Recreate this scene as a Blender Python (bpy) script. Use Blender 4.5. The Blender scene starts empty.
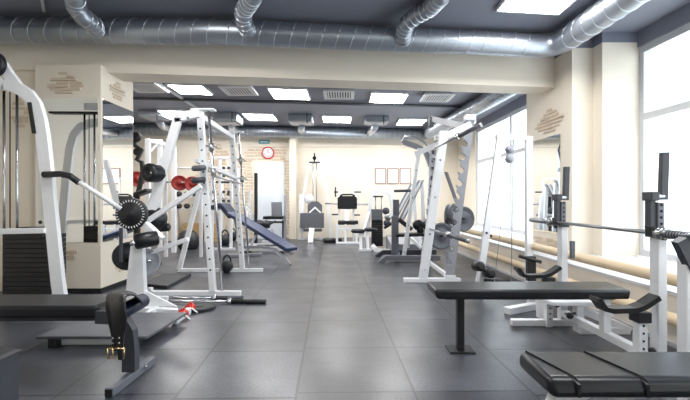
import bpy, bmesh, math, random
from mathutils import Vector, Matrix
random.seed(7)
C = bpy.context.scene.collection
V = Vector
FP, H = 390.0, 1.2
PI = math.pi
def W(px, py, Y): return V(((px-345)/FP*Y, Y, H-(py-200)/FP*Y))
def G(px, Y, z=0.0): return V(((px-345)/FP*Y, Y, z))
def Zy(py, Y): return H-(py-200)/FP*Y

# ------------------------------------------------------------ materials
MATS = {}
def mat(name, col, rough=.5, metal=0, noise=0, nscale=20, bump=0, bscale=60, spec=.5, coat=0, dist=.002):
    if name in MATS: return MATS[name]
    m = bpy.data.materials.new(name); m.use_nodes = True
    nt = m.node_tree; b = nt.nodes['Principled BSDF']
    b.inputs['Base Color'].default_value = (*col, 1)
    b.inputs['Roughness'].default_value = rough
    b.inputs['Metallic'].default_value = metal
    b.inputs['Specular IOR Level'].default_value = spec
    b.inputs['Coat Weight'].default_value = coat
    tc = nt.nodes.new('ShaderNodeTexCoord')
    if noise:
        n = nt.nodes.new('ShaderNodeTexNoise'); n.inputs['Scale'].default_value = nscale; n.inputs['Detail'].default_value = 5
        nt.links.new(tc.outputs['Object'], n.inputs['Vector'])
        mx = nt.nodes.new('ShaderNodeMix'); mx.data_type = 'RGBA'
        mx.inputs['A'].default_value = (*[c*(1-noise) for c in col], 1)
        mx.inputs['B'].default_value = (*[min(1, c*(1+noise)) for c in col], 1)
        nt.links.new(n.outputs['Fac'], mx.inputs['Factor']); nt.links.new(mx.outputs['Result'], b.inputs['Base Color'])
    if bump:
        n = nt.nodes.new('ShaderNodeTexNoise'); n.inputs['Scale'].default_value = bscale; n.inputs['Detail'].default_value = 4
        nt.links.new(tc.outputs['Object'], n.inputs['Vector'])
        bp = nt.nodes.new('ShaderNodeBump'); bp.inputs['Strength'].default_value = bump; bp.inputs['Distance'].default_value = dist
        nt.links.new(n.outputs['Fac'], bp.inputs['Height']); nt.links.new(bp.outputs['Normal'], b.inputs['Normal'])
    MATS[name] = m; return m
M = dict(
 white=mat('white_enamel', (.80,.81,.84), .32, noise=.05, nscale=6),
 wearwhite=mat('worn_white_enamel', (.74,.75,.78), .38, noise=.12, nscale=9),
 grey=mat('grey_enamel', (.15,.157,.185), .4, noise=.1, nscale=8),
 lgrey=mat('light_grey_enamel', (.30,.31,.345), .38, noise=.1, nscale=8),
 dgrey=mat('dark_grey_enamel', (.05,.053,.065), .45, noise=.15, nscale=10),
 black=mat('black_vinyl', (.006,.0065,.009), .38, noise=.2, nscale=5, bump=.35, bscale=25, dist=.004),
 sheen=mat('black_bench_vinyl', (.006,.0068,.010), .36, noise=.15, nscale=4, bump=.25, bscale=7, dist=.006),
 blackp=mat('black_plastic', (.012,.012,.015), .45),
 iron=mat('cast_iron', (.03,.031,.036), .5, metal=.3, noise=.2, bump=.3),
 giron=mat('grey_cast_iron', (.13,.135,.155), .45, metal=.3, noise=.15, bump=.3),
 chrome=mat('chrome_steel', (.55,.56,.58), .22, metal=1),
 steel=mat('brushed_steel', (.42,.43,.45), .38, metal=1, noise=.12, nscale=14),
 galv=mat('galvanised_sheet', (.40,.435,.49), .38, metal=.85, noise=.16, nscale=5),
 galvlip=mat('galvanised_seam', (.62,.65,.70), .3, metal=.8),
 blue=mat('blue_vinyl', (.018,.034,.095), .4, bump=.2),
 navy=mat('navy_vinyl', (.012,.018,.045), .4, bump=.2),
 red=mat('red_plastic', (.62,.03,.02), .35),
 redplate=mat('red_rubber', (.30,.016,.012), .5, noise=.1),
 leather=mat('black_leather', (.012,.0115,.013), .38, noise=.25, nscale=30, bump=.5, bscale=90),
 brass=mat('brass', (.72,.55,.28), .25, metal=1),
 wood=mat('pine_wood', (.62,.42,.2), .55, noise=.25, nscale=7),
 tanpipe=mat('tan_paint', (.72,.57,.38), .42, noise=.06, nscale=4),
 plinth=mat('pinkish_plaster', (.80,.74,.67), .7, noise=.05, nscale=3),
 brick=mat('brick_veneer', (.64,.53,.41), .8, noise=.16, nscale=9, bump=.8, bscale=35, dist=.006),
 paper=mat('paper', (.80,.83,.88), .6, noise=.06, nscale=14),
 frame=mat('picture_frame_wood', (.30,.15,.11), .5),
 teal=mat('teal_sign', (.06,.26,.32), .5),
 rubbermat=mat('rubber_mat', (.03,.031,.036), .6, noise=.2, bump=.4),
 plate=mat('platform_chequer_plate', (.10,.105,.12), .45, noise=.2, nscale=12, bump=.3),
 door=mat('door_paint', (.74,.79,.86), .4, noise=.03, nscale=2),
 winframe=mat('window_white', (.60,.61,.635), .4),
 dark=mat('dark_opening', (.006,.006,.007), .8),
 ticks=mat('white_marks', (.8,.8,.8), .5),
)
def emit(name, col, s):
    m = bpy.data.materials.new(name); m.use_nodes = True; nt = m.node_tree
    nt.nodes.clear(); e = nt.nodes.new('ShaderNodeEmission'); o = nt.nodes.new('ShaderNodeOutputMaterial')
    e.inputs[0].default_value = (*col, 1); e.inputs[1].default_value = s; nt.links.new(e.outputs[0], o.inputs[0]); return m
M['panel'] = emit('lit_light_panel', (1,.99,.97), 19); M['panel'].cycles.emission_sampling = 'FRONT'
m = mat('mirror_silver', (.86,.88,.89), .015, metal=1); M['mirror'] = m
# glass: clear, lets light through
m = bpy.data.materials.new('window_glass'); m.use_nodes = True; nt = m.node_tree; nt.nodes.clear()
o = nt.nodes.new('ShaderNodeOutputMaterial'); t = nt.nodes.new('ShaderNodeBsdfTransparent'); g = nt.nodes.new('ShaderNodeBsdfGlossy')
t.inputs[0].default_value = (.96,.98,.98,1); g.inputs['Roughness'].default_value = .02
mx = nt.nodes.new('ShaderNodeMixShader')
mx.inputs[0].default_value = .05; nt.links.new(t.outputs[0], mx.inputs[1]); nt.links.new(g.outputs[0], mx.inputs[2]); nt.links.new(mx.outputs[0], o.inputs[0])
M['glass'] = m
# cream wall with a grey painted band above 3.31 m
def wallmat(name, band):
    m = mat(name, (.80,.725,.62), .65); nt = m.node_tree; b = nt.nodes['Principled BSDF']
    tc = nt.nodes.new('ShaderNodeNewGeometry'); sx = nt.nodes.new('ShaderNodeSeparateXYZ'); nt.links.new(tc.outputs['Position'], sx.inputs[0])
    n = nt.nodes.new('ShaderNodeTexNoise'); n.inputs['Scale'].default_value = 1.7; n.inputs['Detail'].default_value = 4
    nt.links.new(tc.outputs['Position'], n.inputs['Vector'])
    a = nt.nodes.new('ShaderNodeMix'); a.data_type = 'RGBA'; a.inputs['A'].default_value = (.77,.69,.58,1); a.inputs['B'].default_value = (.82,.755,.655,1)
    nt.links.new(n.outputs['Fac'], a.inputs['Factor'])
    gt = nt.nodes.new('ShaderNodeMath'); gt.operation = 'GREATER_THAN'; gt.inputs[1].default_value = band; nt.links.new(sx.outputs['Z'], gt.inputs[0])
    c = nt.nodes.new('ShaderNodeMix'); c.data_type = 'RGBA'; c.inputs['B'].default_value = (.19,.2,.25,1)
    nt.links.new(gt.outputs[0], c.inputs['Factor']); nt.links.new(a.outputs['Result'], c.inputs['A']); nt.links.new(c.outputs['Result'], b.inputs['Base Color'])
    return m
M['wall'] = wallmat('cream_wall_paint', 3.31); M['wallfull'] = wallmat('cream_beam_paint', 9.)
M['ceil'] = mat('grey_ceiling_paint', (.215,.225,.275), .6, noise=.06, nscale=1.5)
# rubber floor tiles
m = bpy.data.materials.new('rubber_tile_floor'); m.use_nodes = True; nt = m.node_tree; b = nt.nodes['Principled BSDF']; L = nt.links.new
geo = nt.nodes.new('ShaderNodeNewGeometry')
def dot(vec, add):
    d = nt.nodes.new('ShaderNodeVectorMath'); d.operation = 'DOT_PRODUCT'; d.inputs[1].default_value = vec; L(geo.outputs['Position'], d.inputs[0])
    a = nt.nodes.new('ShaderNodeMath'); a.operation = 'ADD'; a.inputs[1].default_value = add; L(d.outputs['Value'], a.inputs[0]); return a
cx = nt.nodes.new('ShaderNodeCombineXYZ'); L(dot((-.02,1,0), -2.43+7.3).outputs[0], cx.inputs[0]); L(dot((1,.038,0), .208+7.33).outputs[0], cx.inputs[1])
br = nt.nodes.new('ShaderNodeTexBrick'); br.offset = .08; br.offset_frequency = 3; br.squash = 1
L(cx.outputs[0], br.inputs['Vector'])
for k, v in dict(Scale=1, **{'Mortar Size':.009,'Mortar Smooth':.1,'Bias':.1,'Brick Width':.73,'Row Height':.733}).items(): br.inputs[k].default_value = v
br.inputs['Color1'].default_value = (.030,.033,.043,1); br.inputs['Color2'].default_value = (.064,.068,.084,1); br.inputs['Mortar'].default_value = (.004,.004,.005,1)
n = nt.nodes.new('ShaderNodeTexNoise'); n.inputs['Scale'].default_value = 2.2; n.inputs['Detail'].default_value = 4; n.inputs['Roughness'].default_value = .55; L(geo.outputs['Position'], n.inputs['Vector'])
mr = nt.nodes.new('ShaderNodeMapRange'); mr.inputs['From Min'].default_value = .2; mr.inputs['From Max'].default_value = .8; mr.inputs['To Min'].default_value = .45; mr.inputs['To Max'].default_value = 1.35; L(n.outputs['Fac'], mr.inputs['Value'])
mul = nt.nodes.new('ShaderNodeMix'); mul.data_type = 'RGBA'; mul.blend_type = 'MULTIPLY'; mul.inputs['Factor'].default_value = 1
n3 = nt.nodes.new('ShaderNodeTexNoise'); n3.inputs['Scale'].default_value = 60; n3.inputs['Detail'].default_value = 3; L(geo.outputs['Position'], n3.inputs['Vector'])
mr3 = nt.nodes.new('ShaderNodeMapRange'); mr3.inputs['From Min'].default_value = .3; mr3.inputs['From Max'].default_value = .7; mr3.inputs['To Min'].default_value = .6; mr3.inputs['To Max'].default_value = 1.4; L(n3.outputs['Fac'], mr3.inputs['Value'])
mm = nt.nodes.new('ShaderNodeMath'); mm.operation = 'MULTIPLY'; L(mr.outputs[0], mm.inputs[0]); L(mr3.outputs[0], mm.inputs[1])
L(br.outputs['Color'], mul.inputs['A']); L(mm.outputs[0], mul.inputs['B']); L(mul.outputs['Result'], b.inputs['Base Color'])
mr2 = nt.nodes.new('ShaderNodeMapRange'); mr2.inputs['From Min'].default_value = .2; mr2.inputs['From Max'].default_value = .8; mr2.inputs['To Min'].default_value = .38; mr2.inputs['To Max'].default_value = .285; L(n.outputs['Fac'], mr2.inputs['Value']); L(mr2.outputs[0], b.inputs['Roughness'])
n2 = nt.nodes.new('ShaderNodeTexNoise'); n2.inputs['Scale'].default_value = 160; n2.inputs['Detail'].default_value = 2; L(geo.outputs['Position'], n2.inputs['Vector'])
ad = nt.nodes.new('ShaderNodeMath'); ad.operation = 'MULTIPLY_ADD'; ad.inputs[1].default_value = -3; L(br.outputs['Fac'], ad.inputs[0]); ad.inputs[2].default_value = 0
bp = nt.nodes.new('ShaderNodeBump'); bp.inputs['Strength'].default_value = .6; bp.inputs['Distance'].default_value = .0012; L(ad.outputs[0], bp.inputs['Height']); L(bp.outputs['Normal'], b.inputs['Normal'])
b.inputs['Specular IOR Level'].default_value = .9
M['floor'] = m

# ------------------------------------------------------------ mesh builder
def frame_of(d):
    t = V(d).normalized(); ref = V((0,1,0)) if abs(t.z) > .7 else V((0,0,1))
    s = t.cross(ref).normalized(); u = s.cross(t).normalized(); return t, s, u
class MB:
    def __init__(s): s.bm = bmesh.new(); s.mi = 0
    def _add(s, verts, faces, smooth=False, bev=0, seg=2):
        vs = [s.bm.verts.new(v) for v in verts]; fs = []
        for f in faces:
            q = s.bm.faces.new([vs[i] for i in f]); q.smooth = smooth and not bev; q.material_index = s.mi; fs.append(q)
        if bev:
            es = list({e for q in fs for e in q.edges})
            r = bmesh.ops.bevel(s.bm, geom=es, offset=bev, segments=seg, profile=.5, affect='EDGES', clamp_overlap=True)
            if smooth:
                for q in r['faces']: q.smooth = True
        return s
    def hexa(s, a, b, smooth=False, bev=0, seg=2):   # a: 4 corners, b: 4 matching corners
        return s._add(list(a)+list(b), [(3,2,1,0),(4,5,6,7),(0,1,5,4),(1,2,6,5),(2,3,7,6),(3,0,4,7)], smooth, bev, seg)
    def box(s, x0, x1, y0, y1, z0, z1, bev=0, smooth=False, seg=2):
        return s.hexa([(x0,y0,z0),(x1,y0,z0),(x1,y1,z0),(x0,y1,z0)], [(x0,y0,z1),(x1,y0,z1),(x1,y1,z1),(x0,y1,z1)], smooth, bev, seg)
    def bar(s, p0, p1, w=.05, d=None, w1=None, d1=None, bev=.004, smooth=False, seg=1):
        d = w if d is None else d; w1 = w if w1 is None else w1; d1 = d if d1 is None else d1
        p0 = V(p0); p1 = V(p1); t, sd, u = frame_of(p1-p0)
        if abs(t.z) > .7 : u = V((0,1,0)); sd = V((1,0,0))   # posts keep level ends
        def q(p, a, b): return [p+sd*a/2+u*b/2, p-sd*a/2+u*b/2, p-sd*a/2-u*b/2, p+sd*a/2-u*b/2]
        return s.hexa(q(p0,w,d), q(p1,w1,d1), smooth, bev, seg)
    def pad(s, p0, p1, w, d, bev=.02): return s.bar(p0, p1, w, d, bev=bev, smooth=True, seg=3)
    def rpath(s, pts, w=.05, d=None, up=None):      # bent rectangular tube, mitred, section (w along side, d along up)
        d = w if d is None else d; pts = [V(p) for p in pts]; up = V(up or (0,1,0)); rings = []
        for i, p in enumerate(pts):
            t = (pts[min(i+1,len(pts)-1)]-pts[max(i-1,0)]).normalized(); sd = t.cross(up).normalized(); u = sd.cross(t)
            rings.append([p+sd*w/2+u*d/2, p-sd*w/2+u*d/2, p-sd*w/2-u*d/2, p+sd*w/2-u*d/2])
        vs = [v for r in rings for v in r]; n = len(rings); fs = []
        for i in range(n-1):
            for k in range(4): fs.append((4*i+k, 4*i+(k+1)%4, 4*i+4+(k+1)%4, 4*i+4+k))
        fs += [(3,2,1,0), (4*n-4,4*n-3,4*n-2,4*n-1)]
        return s._add(vs, fs)
    def tube(s, pts, r=.02, n=12, radii=None):
        pts = [V(p) for p in pts]; vs = []; pu = None
        for i, p in enumerate(pts):
            t = (pts[min(i+1,len(pts)-1)]-pts[max(i-1,0)]).normalized()
            if pu is None: _, sd, u = frame_of(t)
            else: sd = t.cross(pu).normalized(); u = sd.cross(t).normalized()
            pu = u; rr = radii[i] if radii else r
            for k in range(n): a = 2*PI*k/n; vs.append(p+sd*math.cos(a)*rr+u*math.sin(a)*rr)
        m_ = len(pts); b0 = [s.bm.verts.new(v) for v in vs]
        for i in range(m_-1):
            for k in range(n):
                q = s.bm.faces.new([b0[n*i+k], b0[n*i+(k+1)%n], b0[n*i+n+(k+1)%n], b0[n*i+n+k]]); q.smooth = True; q.material_index = s.mi
        s.bm.faces.new(b0[:n][::-1]); s.bm.faces.new(b0[-n:]); return s
    def lathe(s, c, axis, prof, n=28, smooth=True):   # prof: list (r, h) along axis
        c = V(c); t, sd, u = frame_of(axis); b0 = []
        for r, h in prof:
            r = max(r, .0004)
            b0.append([s.bm.verts.new(c+t*h+sd*math.cos(2*PI*k/n)*r+u*math.sin(2*PI*k/n)*r) for k in range(n)])
        for i in range(len(prof)-1):
            for k in range(n):
                q = s.bm.faces.new([b0[i][k], b0[i][(k+1)%n], b0[i+1][(k+1)%n], b0[i+1][k]]); q.smooth = smooth; q.material_index = s.mi
        s.bm.faces.new(b0[0][::-1]).material_index = s.mi; s.bm.faces.new(b0[-1]).material_index = s.mi; return s
    def roller(s, p0, p1, r):
        p0 = V(p0); p1 = V(p1); L_ = (p1-p0).length; e = min(.02, r*.4)
        return s.lathe(p0, p1-p0, [(r*.55,0),(r-e,.002),(r,e),(r,L_-e),(r-e,L_-.002),(r*.55,L_)], 24)
    def wplate(s, c, axis, r, w):
        return s.lathe(c, axis, [(r*.1,-w/2),(r*.24,-w/2),(r*.28,-w*.28),(r*.8,-w*.28),(r*.86,-w/2),(r*.97,-w/2),(r,-w*.35),(r,w*.35),(r*.97,w/2),(r*.86,w/2),(r*.8,w*.28),(r*.28,w*.28),(r*.24,w/2),(r*.1,w/2)], 36)
    def prism(s, poly, v, bev=0):   # poly: 3-D points, extruded by v
        n = len(poly); a = [V(p) for p in poly]; b = [p+V(v) for p in a]
        return s._add(a+b, [tuple(range(n))[::-1], tuple(range(n,2*n))]+[(i,(i+1)%n,n+(i+1)%n,n+i) for i in range(n)], False, bev, 1)
    def build(s, name, m, parent=None, root=None):
        bmesh.ops.recalc_face_normals(s.bm, faces=s.bm.faces)
        if parent is not None: off = V(parent['_o'])
        else:
            xs = [v.co for v in s.bm.verts]; off = V(((min(v.x for v in xs)+max(v.x for v in xs))/2, (min(v.y for v in xs)+max(v.y for v in xs))/2, min(v.z for v in xs)))
        bmesh.ops.translate(s.bm, verts=s.bm.verts, vec=-off)
        me = bpy.data.meshes.new(name); s.bm.to_mesh(me); s.bm.free(); [me.materials.append(M[q] if isinstance(q, str) else q) for q in (m if isinstance(m, (list, tuple)) else [m])]
        o = bpy.data.objects.new(name, me); C.objects.link(o)
        if parent is not None: o.parent = parent
        else: o.location = off
        o['_o'] = list(off); return o
def tag(o, label, cat, group=None, kind=None):
    o['label'] = label; o['category'] = cat
    if group: o['group'] = group
    if kind: o['kind'] = kind
    return o
def struct(o): o['kind'] = 'structure'; return o
def thing(name, label, cat, loc, group=None):
    o = bpy.data.objects.new(name, None); C.objects.link(o); o.location = V(loc); o['_o'] = list(loc); o.empty_display_size = .1
    return tag(o, label, cat, group)
def one(mb, name, m, label, cat, group=None): return tag(mb.build(name, m), label, cat, group)
def arc(a, b, c, n=6):   # quadratic curve through control point
    a, b, c = V(a), V(b), V(c); return [a*(1-t)**2+b*2*t*(1-t)+c*t*t for t in [i/n for i in range(n+1)]]
def stack(mb, x0, x1, y0, y1, z0, n, h, gap=.004):
    for i in range(n): mb.box(x0, x1, y0, y1, z0+i*h, z0+(i+1)*h-gap, bev=.003)
    return mb

# ------------------------------------------------------------ the room
CE = 3.45; SK = .109
def wx(u, Y): return u-.0205*Y
def slabY(x0, x1, yc, dy, z0, z1, mb=None):   # a beam running across the room, skewed like the building
    mb = mb or MB(); f = lambda x, e: yc+SK*x+e
    return mb.hexa([(x0,f(x0,0),z0),(x1,f(x1,0),z0),(x1,f(x1,dy),z0),(x0,f(x0,dy),z0)], [(x0,f(x0,0),z1),(x1,f(x1,0),z1),(x1,f(x1,dy),z1),(x0,f(x0,dy),z1)])
def slabX(u0, u1, y0, y1, z0, z1, mb=None):   # a piece along the window wall
    mb = mb or MB(); return mb.hexa([(wx(u0,y0),y0,z0),(wx(u1,y0),y0,z0),(wx(u1,y1),y1,z0),(wx(u0,y1),y1,z0)], [(wx(u0,y0),y0,z1),(wx(u1,y0),y0,z1),(wx(u1,y1),y1,z1),(wx(u0,y1),y1,z1)])
struct(MB().box(-7.6, 4.5, -4.2, 13.4, -.1, 0).build('floor', 'floor'))
struct(MB().box(-7.6, 4.5, -4.2, 13.4, CE, CE+.1).build('ceiling', 'ceil'))
struct(slabY(-7.5, 4.1, 12.5, .15, 0, CE).build('wall_back', 'wallfull'))
struct(MB().box(-4.75, -4.6, -4.0, 5.12, 0, CE).build('wall_left', 'wall'))
struct(MB().box(-7.5, -7.35, 5.3, 12, 0, CE).build('wall_far_left', 'wallfull'))
struct(MB().box(-7.5, -4.0, 5.12, 5.25, 0, CE).build('wall_return', 'wallfull'))
struct(MB().box(-4.75, 4.3, -4.15, -4.0, 0, CE).build('wall_rear', 'wall'))
struct(slabY(-4.62, wx(3.26,5.9)+.02, 5.507, .40, 2.89, CE).build('beam', 'wallfull'))
# window wall: plinth, header, piers
struct(slabX(2.76, 4.02, -4.0, 12.75, 0, .42).build('wall_right_plinth', 'plinth'))
struct(slabX(2.74, 4.02, -4.0, 12.75, .42, .45).build('trim_1', 'winframe'))
struct(slabX(2.735, 2.76, -4.0, 12.7, 0, .035).build('baseboard_right', 'winframe'))
struct(slabX(4.02, 4.3, -4.0, 12.95, 3.24, CE).build('wall_right_header', 'ceil'))
for i, (u0, u1, a, b) in enumerate([(3.26,4.3,5.41,6.71),(3.55,4.3,5.22,5.41),(3.55,4.3,-.6,.0),(4.0,4.3,11.3,12.95)]):
    struct(slabX(u0, u1, a, b, .45, CE).build(['pillar_1','pillar_2','pillar_3','wall_right'][i], 'wall'))
def window(name, y0, y1, mull, mz=2.3):
    z0, z1 = .45, 3.24; f = MB()
    for a, b, c, d in [(y0,y1,z1-.09,z1),(y0,y1,z0,z0+.09),(y0,y0+.07,z0+.09,z1-.09),(y1-.07,y1,z0+.09,z1-.09),(y0+.07,y1-.07,mz-.045,mz+.045)]: slabX(4.05, 4.12, a, b, c, d, f)
    for q in mull: slabX(4.05, 4.12, q-.04, q+.04, z0+.09, mz-.045, f); slabX(4.05, 4.12, q-.04, q+.04, mz+.045, z1-.09, f)
    o = struct(f.build(name, 'winframe'))
    slabX(4.08, 4.088, y0+.05, y1-.05, z0+.05, z1-.05).build('pane', 'glass', o)
window('window_1', .0, 5.22, [2.4]); window('window_2', 6.71, 11.3, [9.1]); window('window_3', -4.0, -.6, [-2.3])
# heating pipes
for n_, (z, r) in enumerate([(.58,.05),(.27,.05)]):
    mb = MB(); mb.tube([(wx(2.62,-3.9),-3.9,z),(wx(2.62,12.2),12.2,z)], r, 16); o = mb.build('heating_pipe', 'tanpipe')
    tag(o, ['upper tan heating pipe running low along the window wall','lower tan heating pipe running near the floor along the window wall'][n_], 'pipe')
    for y in (1.3, 4.6, 7.9, 11.):
        MB().bar((wx(2.62,y),y,z), (wx(2.77,y),y,z), .03, .03).build('pipe_bracket', 'tanpipe', o)
# mirrored column
cx0, cx1, cy0, cy1 = -4.0, -3.152, 5.03, 5.80
struct(MB().box(cx0, cx1, cy0, cy1, .06, 2.945).build('pillar_4', 'wallfull'))
struct(MB().box(cx0, cx1+.012, cy0-.012, cy1, 0, .06).build('baseboard_left', 'dark'))
mi = thing('wall_mirror', 'tall frameless mirror on the camera-facing side of the left brick-patched column', 'mirror', ((cx0+cx1)/2, cy0, .65))
MB().box(cx0+.02, cx1-.03, cy0-.008, cy0-.001, .655, 2.51).build('mirror_glass', 'mirror', mi)
mi = thing('wall_mirror', 'tall narrow mirror on the right-hand side of the left column', 'mirror', (cx1, 5.5, .65))
MB().box(cx1+.001, cx1+.008, cy0+.03, cy1-.02, .655, 2.51).build('mirror_glass', 'mirror', mi)
mi = thing('wall_mirror', 'mirror on the pillar by the window, reflecting the bench racks', 'mirror', (wx(3.25,6), 6., .85))
slabX(3.25, 3.258, 5.68, 6.69, .70, 2.17).build('mirror_glass', 'mirror', mi)
# brick veneer patches: bricks laid in a ragged patch on a plane (origin, right, up, out)
def bricks(name, o, r, u, out, w, h, hb=.05, lb=.2, shape=None, seed=1, gap=1.12):
    rnd = random.Random(seed); mb = MB(); o, r, u, out = V(o), V(r).normalized(), V(u), V(out); rows = max(2, int(h/(hb*gap)))
    for i in range(rows):
        z = i*hb*gap; k = shape(i/(rows-1)) if shape else (0, 1)
        a = k[0]*w+rnd.uniform(0,.22)*w*.6; e = k[1]*w-rnd.uniform(0,.22)*w*.6
        while a < e-.05:
            l = min(lb*rnd.uniform(.5,1.4), e-a); t = rnd.uniform(.008,.022); dz = rnd.uniform(-.12,.12)*hb*(gap-1)*2; tl = rnd.uniform(-.06,.06)*hb; h0 = hb*rnd.uniform(.75,1.05)
            if rnd.random() < .1: a += l*.5; continue
            p = o+r*a+u*(z+dz); q = [p, p+r*(l-.01)+u*tl, p+r*(l-.02)+u*(tl+h0), p+r*.008+u*h0]
            mb.hexa(q, [c+out*t for c in q], bev=.004, seg=1); a += l
    return struct(mb.build(name, 'brick'))
lens = lambda t: (.28*abs(t-.45)*2, 1-.3*abs(t-.4)*2)
bricks('trim_2', (cx0+.06, cy0, 2.57), (1,0,0), (0,0,1), (0,-1,0), .70, .32, .034, .3, lens, 3, 1.22)
bricks('trim_3', (cx1, cy0+.12, 2.59), (0,1,0), (0,0,1), (1,0,0), .5, .28, .034, .26, lens, 4, 1.25)
bricks('trim_4', (cx0+.05, cy0, .22), (1,0,0), (0,0,1), (0,-1,0), .58, .40, .042, .26, lambda t: (0,.5+.5*t), 5, 1.2)
bricks('trim_5', (cx1, cy0+.22, .2), (0,1,0), (0,0,1), (1,0,0), .5, .36, .042, .22, lens, 6, 1.2)
bricks('trim_6', (wx(3.26,5.55), 5.55, 2.24), (-.0205,1,0), (0,0,1), (-1,0,0), .95, .38, .045, .3, lens, 8, 1.2)
bricks('trim_7', (wx(3.26,5.5), 5.5, .46), (-.0205,1,0), (0,0,1), (-1,0,0), 1.0, .22, .05, .2, None, 9)
bricks('trim_8', (-4.42, 5.12, 2.15), (1,0,0), (0,0,1), (0,-1,0), .34, .5, .045, .18, lens, 10, 1.3)
yb = lambda x: 12.5+SK*x
bd = V((1,SK,0)).normalized(); bn = V((SK,-1,0)).normalized()
def bpt(px, py):  # a point on the back wall seen at a pixel
    k = (px-345)/FP; Y = 12.5/(1-SK*k); return W(px, py, Y)
def bpatch(name, px0, px1, y0, y1, seed, shape=None, lb=.3):
    a = bpt(px0, y1); b = bpt(px1, y1); c = bpt(px0, y0)
    bricks(name, a, bd, (0,0,1), bn, (b-a).length, c.z-a.z, .075, lb, shape, seed, 1.3)
bpatch('trim_9', 236, 254, 158, 234, 11); bpatch('trim_10', 283, 291, 158, 234, 12, None, .16)
bpatch('trim_11', 244, 290, 147, 160, 13); bpatch('trim_12', 190, 236, 150, 205, 14, lens); bpatch('trim_13', 205, 234, 140, 165, 15, lens)
# back pilaster
p = bpt(291, 200); q = bpt(297.5, 200)
struct(MB().hexa([(p.x,p.y-.35,0),(q.x,q.y-.35,0),(q.x,q.y,0),(p.x,p.y,0)], [(p.x,p.y-.35,CE),(q.x,q.y-.35,CE),(q.x,q.y,CE),(p.x,p.y,CE)]).build('pillar_5', 'wallfull'))
# door
a = bpt(255, 162); b = bpt(284.5, 162); zt = a.z
d = struct(MB().hexa([(a+bn*e).xy.to_3d() if z == 0 else V(((a+bn*e).x,(a+bn*e).y,z)) for e, z in ((0,0),(.05,0),(.05,zt),(0,zt))], [V(((b+bn*e).x,(b+bn*e).y,z)) for e, z in ((0,0),(.05,0),(.05,zt),(0,zt))]).build('door_1', 'door'))
# trim line high on the back wall
a = bpt(225, 146); b = bpt(452, 146)
struct(MB().bar(a+bn*.02, b+bn*.02, .04, .07).build('trim_14', 'wallfull'))

# ------------------------------------------------------------ light panels, vents, ducts
def panel(px, py, label, s=.8, x=None, y=None):
    Y = FP*(CE-.03-H)/(200-py) if y is None else y; X = (px-345)/FP*Y if x is None else x
    t = thing('ceiling_light', label, 'ceiling light', (X, Y, CE-.03), 'square ceiling light panels')
    r = lambda u, v: V((X+u, Y+v+SK*u, 0))
    def sq(mb, a, b, c, d, z0, z1): return mb.hexa([r(a,c)+V((0,0,z0)), r(b,c)+V((0,0,z0)), r(b,d)+V((0,0,z0)), r(a,d)+V((0,0,z0))], [r(a,c)+V((0,0,z1)), r(b,c)+V((0,0,z1)), r(b,d)+V((0,0,z1)), r(a,d)+V((0,0,z1))])
    h = s/2; f = MB(); w = .025
    sq(f,-h,h,-h,-h+w,CE-.045,CE); sq(f,-h,h,h-w,h,CE-.045,CE); sq(f,-h,-h+w,-h+w,h-w,CE-.045,CE); sq(f,h-w,h,-h+w,h-w,CE-.045,CE)
    f.build('frame', 'winframe', t); df = sq(MB(),-h+w,h-w,-h+w,h-w,CE-.043,CE-.01).build('diffuser', ['winframe','panel'], t)
    for q in df.data.polygons: q.material_index = int(q.normal.z < -.9)
for px, py, lab in [(191,89.5,'leftmost light panel of the nearer row beyond the beam'),(290,94,'middle light panel of the nearer row beyond the beam'),(388,98,'rightmost light panel of the nearer row beyond the beam'),
                    (180,114,'leftmost light panel of the far ceiling row, above the white frames'),(260.5,117,'far-row light panel above the clock'),(337,119.3,'far-row light panel above the centre of the aisle'),(411,122,'rightmost far-row light panel, above the framed papers')]: panel(px, py, lab, .68 if px==191 else .8)
panel(0, 0, 'light panel in front of the beam at the upper right', .8, 2.16, 4.22)
for X, Y, lab in [(-1.6,3.3,'light panel over the near left machines'),(-1.2,.6,'added unseen light panel behind the viewer on the left'),(1.8,.6,'added unseen light panel behind the viewer on the right'),(-5.4,8.,'light panel in the far left bay')]: panel(0,0,lab,.8,X,Y)  # the pair behind the viewer is added, out of view, for light from behind

def vent(px, py, lab, w=.62, dz=.12):
    Y = FP*(CE-dz-H)/(200-py); X = (px-345)/FP*Y
    t = thing('ceiling_vent', lab, 'vent', (X, Y, CE-dz), 'white louvred ceiling vents')
    MB().box(X-w/2+.06, X+w/2-.06, Y-w/2+.06, Y+w/2-.06, CE-dz+.02, CE).build('duct_box', 'galv', t)
    f = MB(); z0, z1 = CE-dz-.01, CE-dz+.025; h = w/2
    for a,b,c,d in [(-h,h,-h,-h+.07),(-h,h,h-.07,h),(-h,-h+.07,-h+.07,h-.07),(h-.07,h,-h+.07,h-.07)]: f.box(X+a,X+b,Y+c,Y+d,z0,z1)
    f.build('frame', 'winframe', t); g_ = MB(); n = 9
    MB().box(X-h+.07, X+h-.07, Y-h+.07, Y+h-.07, CE-dz+.012, CE-dz+.02).build('backing', 'dark', t)
    for i in range(n):
        x = X-h+.1+(w-.2)*i/(n-1); g_.bar((x, Y-h+.07, CE-dz), (x, Y+h-.07, CE-dz), .03, .006, bev=0)
    g_.build('louvre', 'winframe', t)
for px, py, lab in [(146,88,'white louvred vent nearest the left column'),(239,91,'white louvred vent between the left and middle nearer lights'),(339,95,'white louvred vent between the middle and right nearer lights'),(437,98,'white louvred vent at the right end of the row, beside the ribbed duct')]: vent(px, py, lab)

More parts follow.
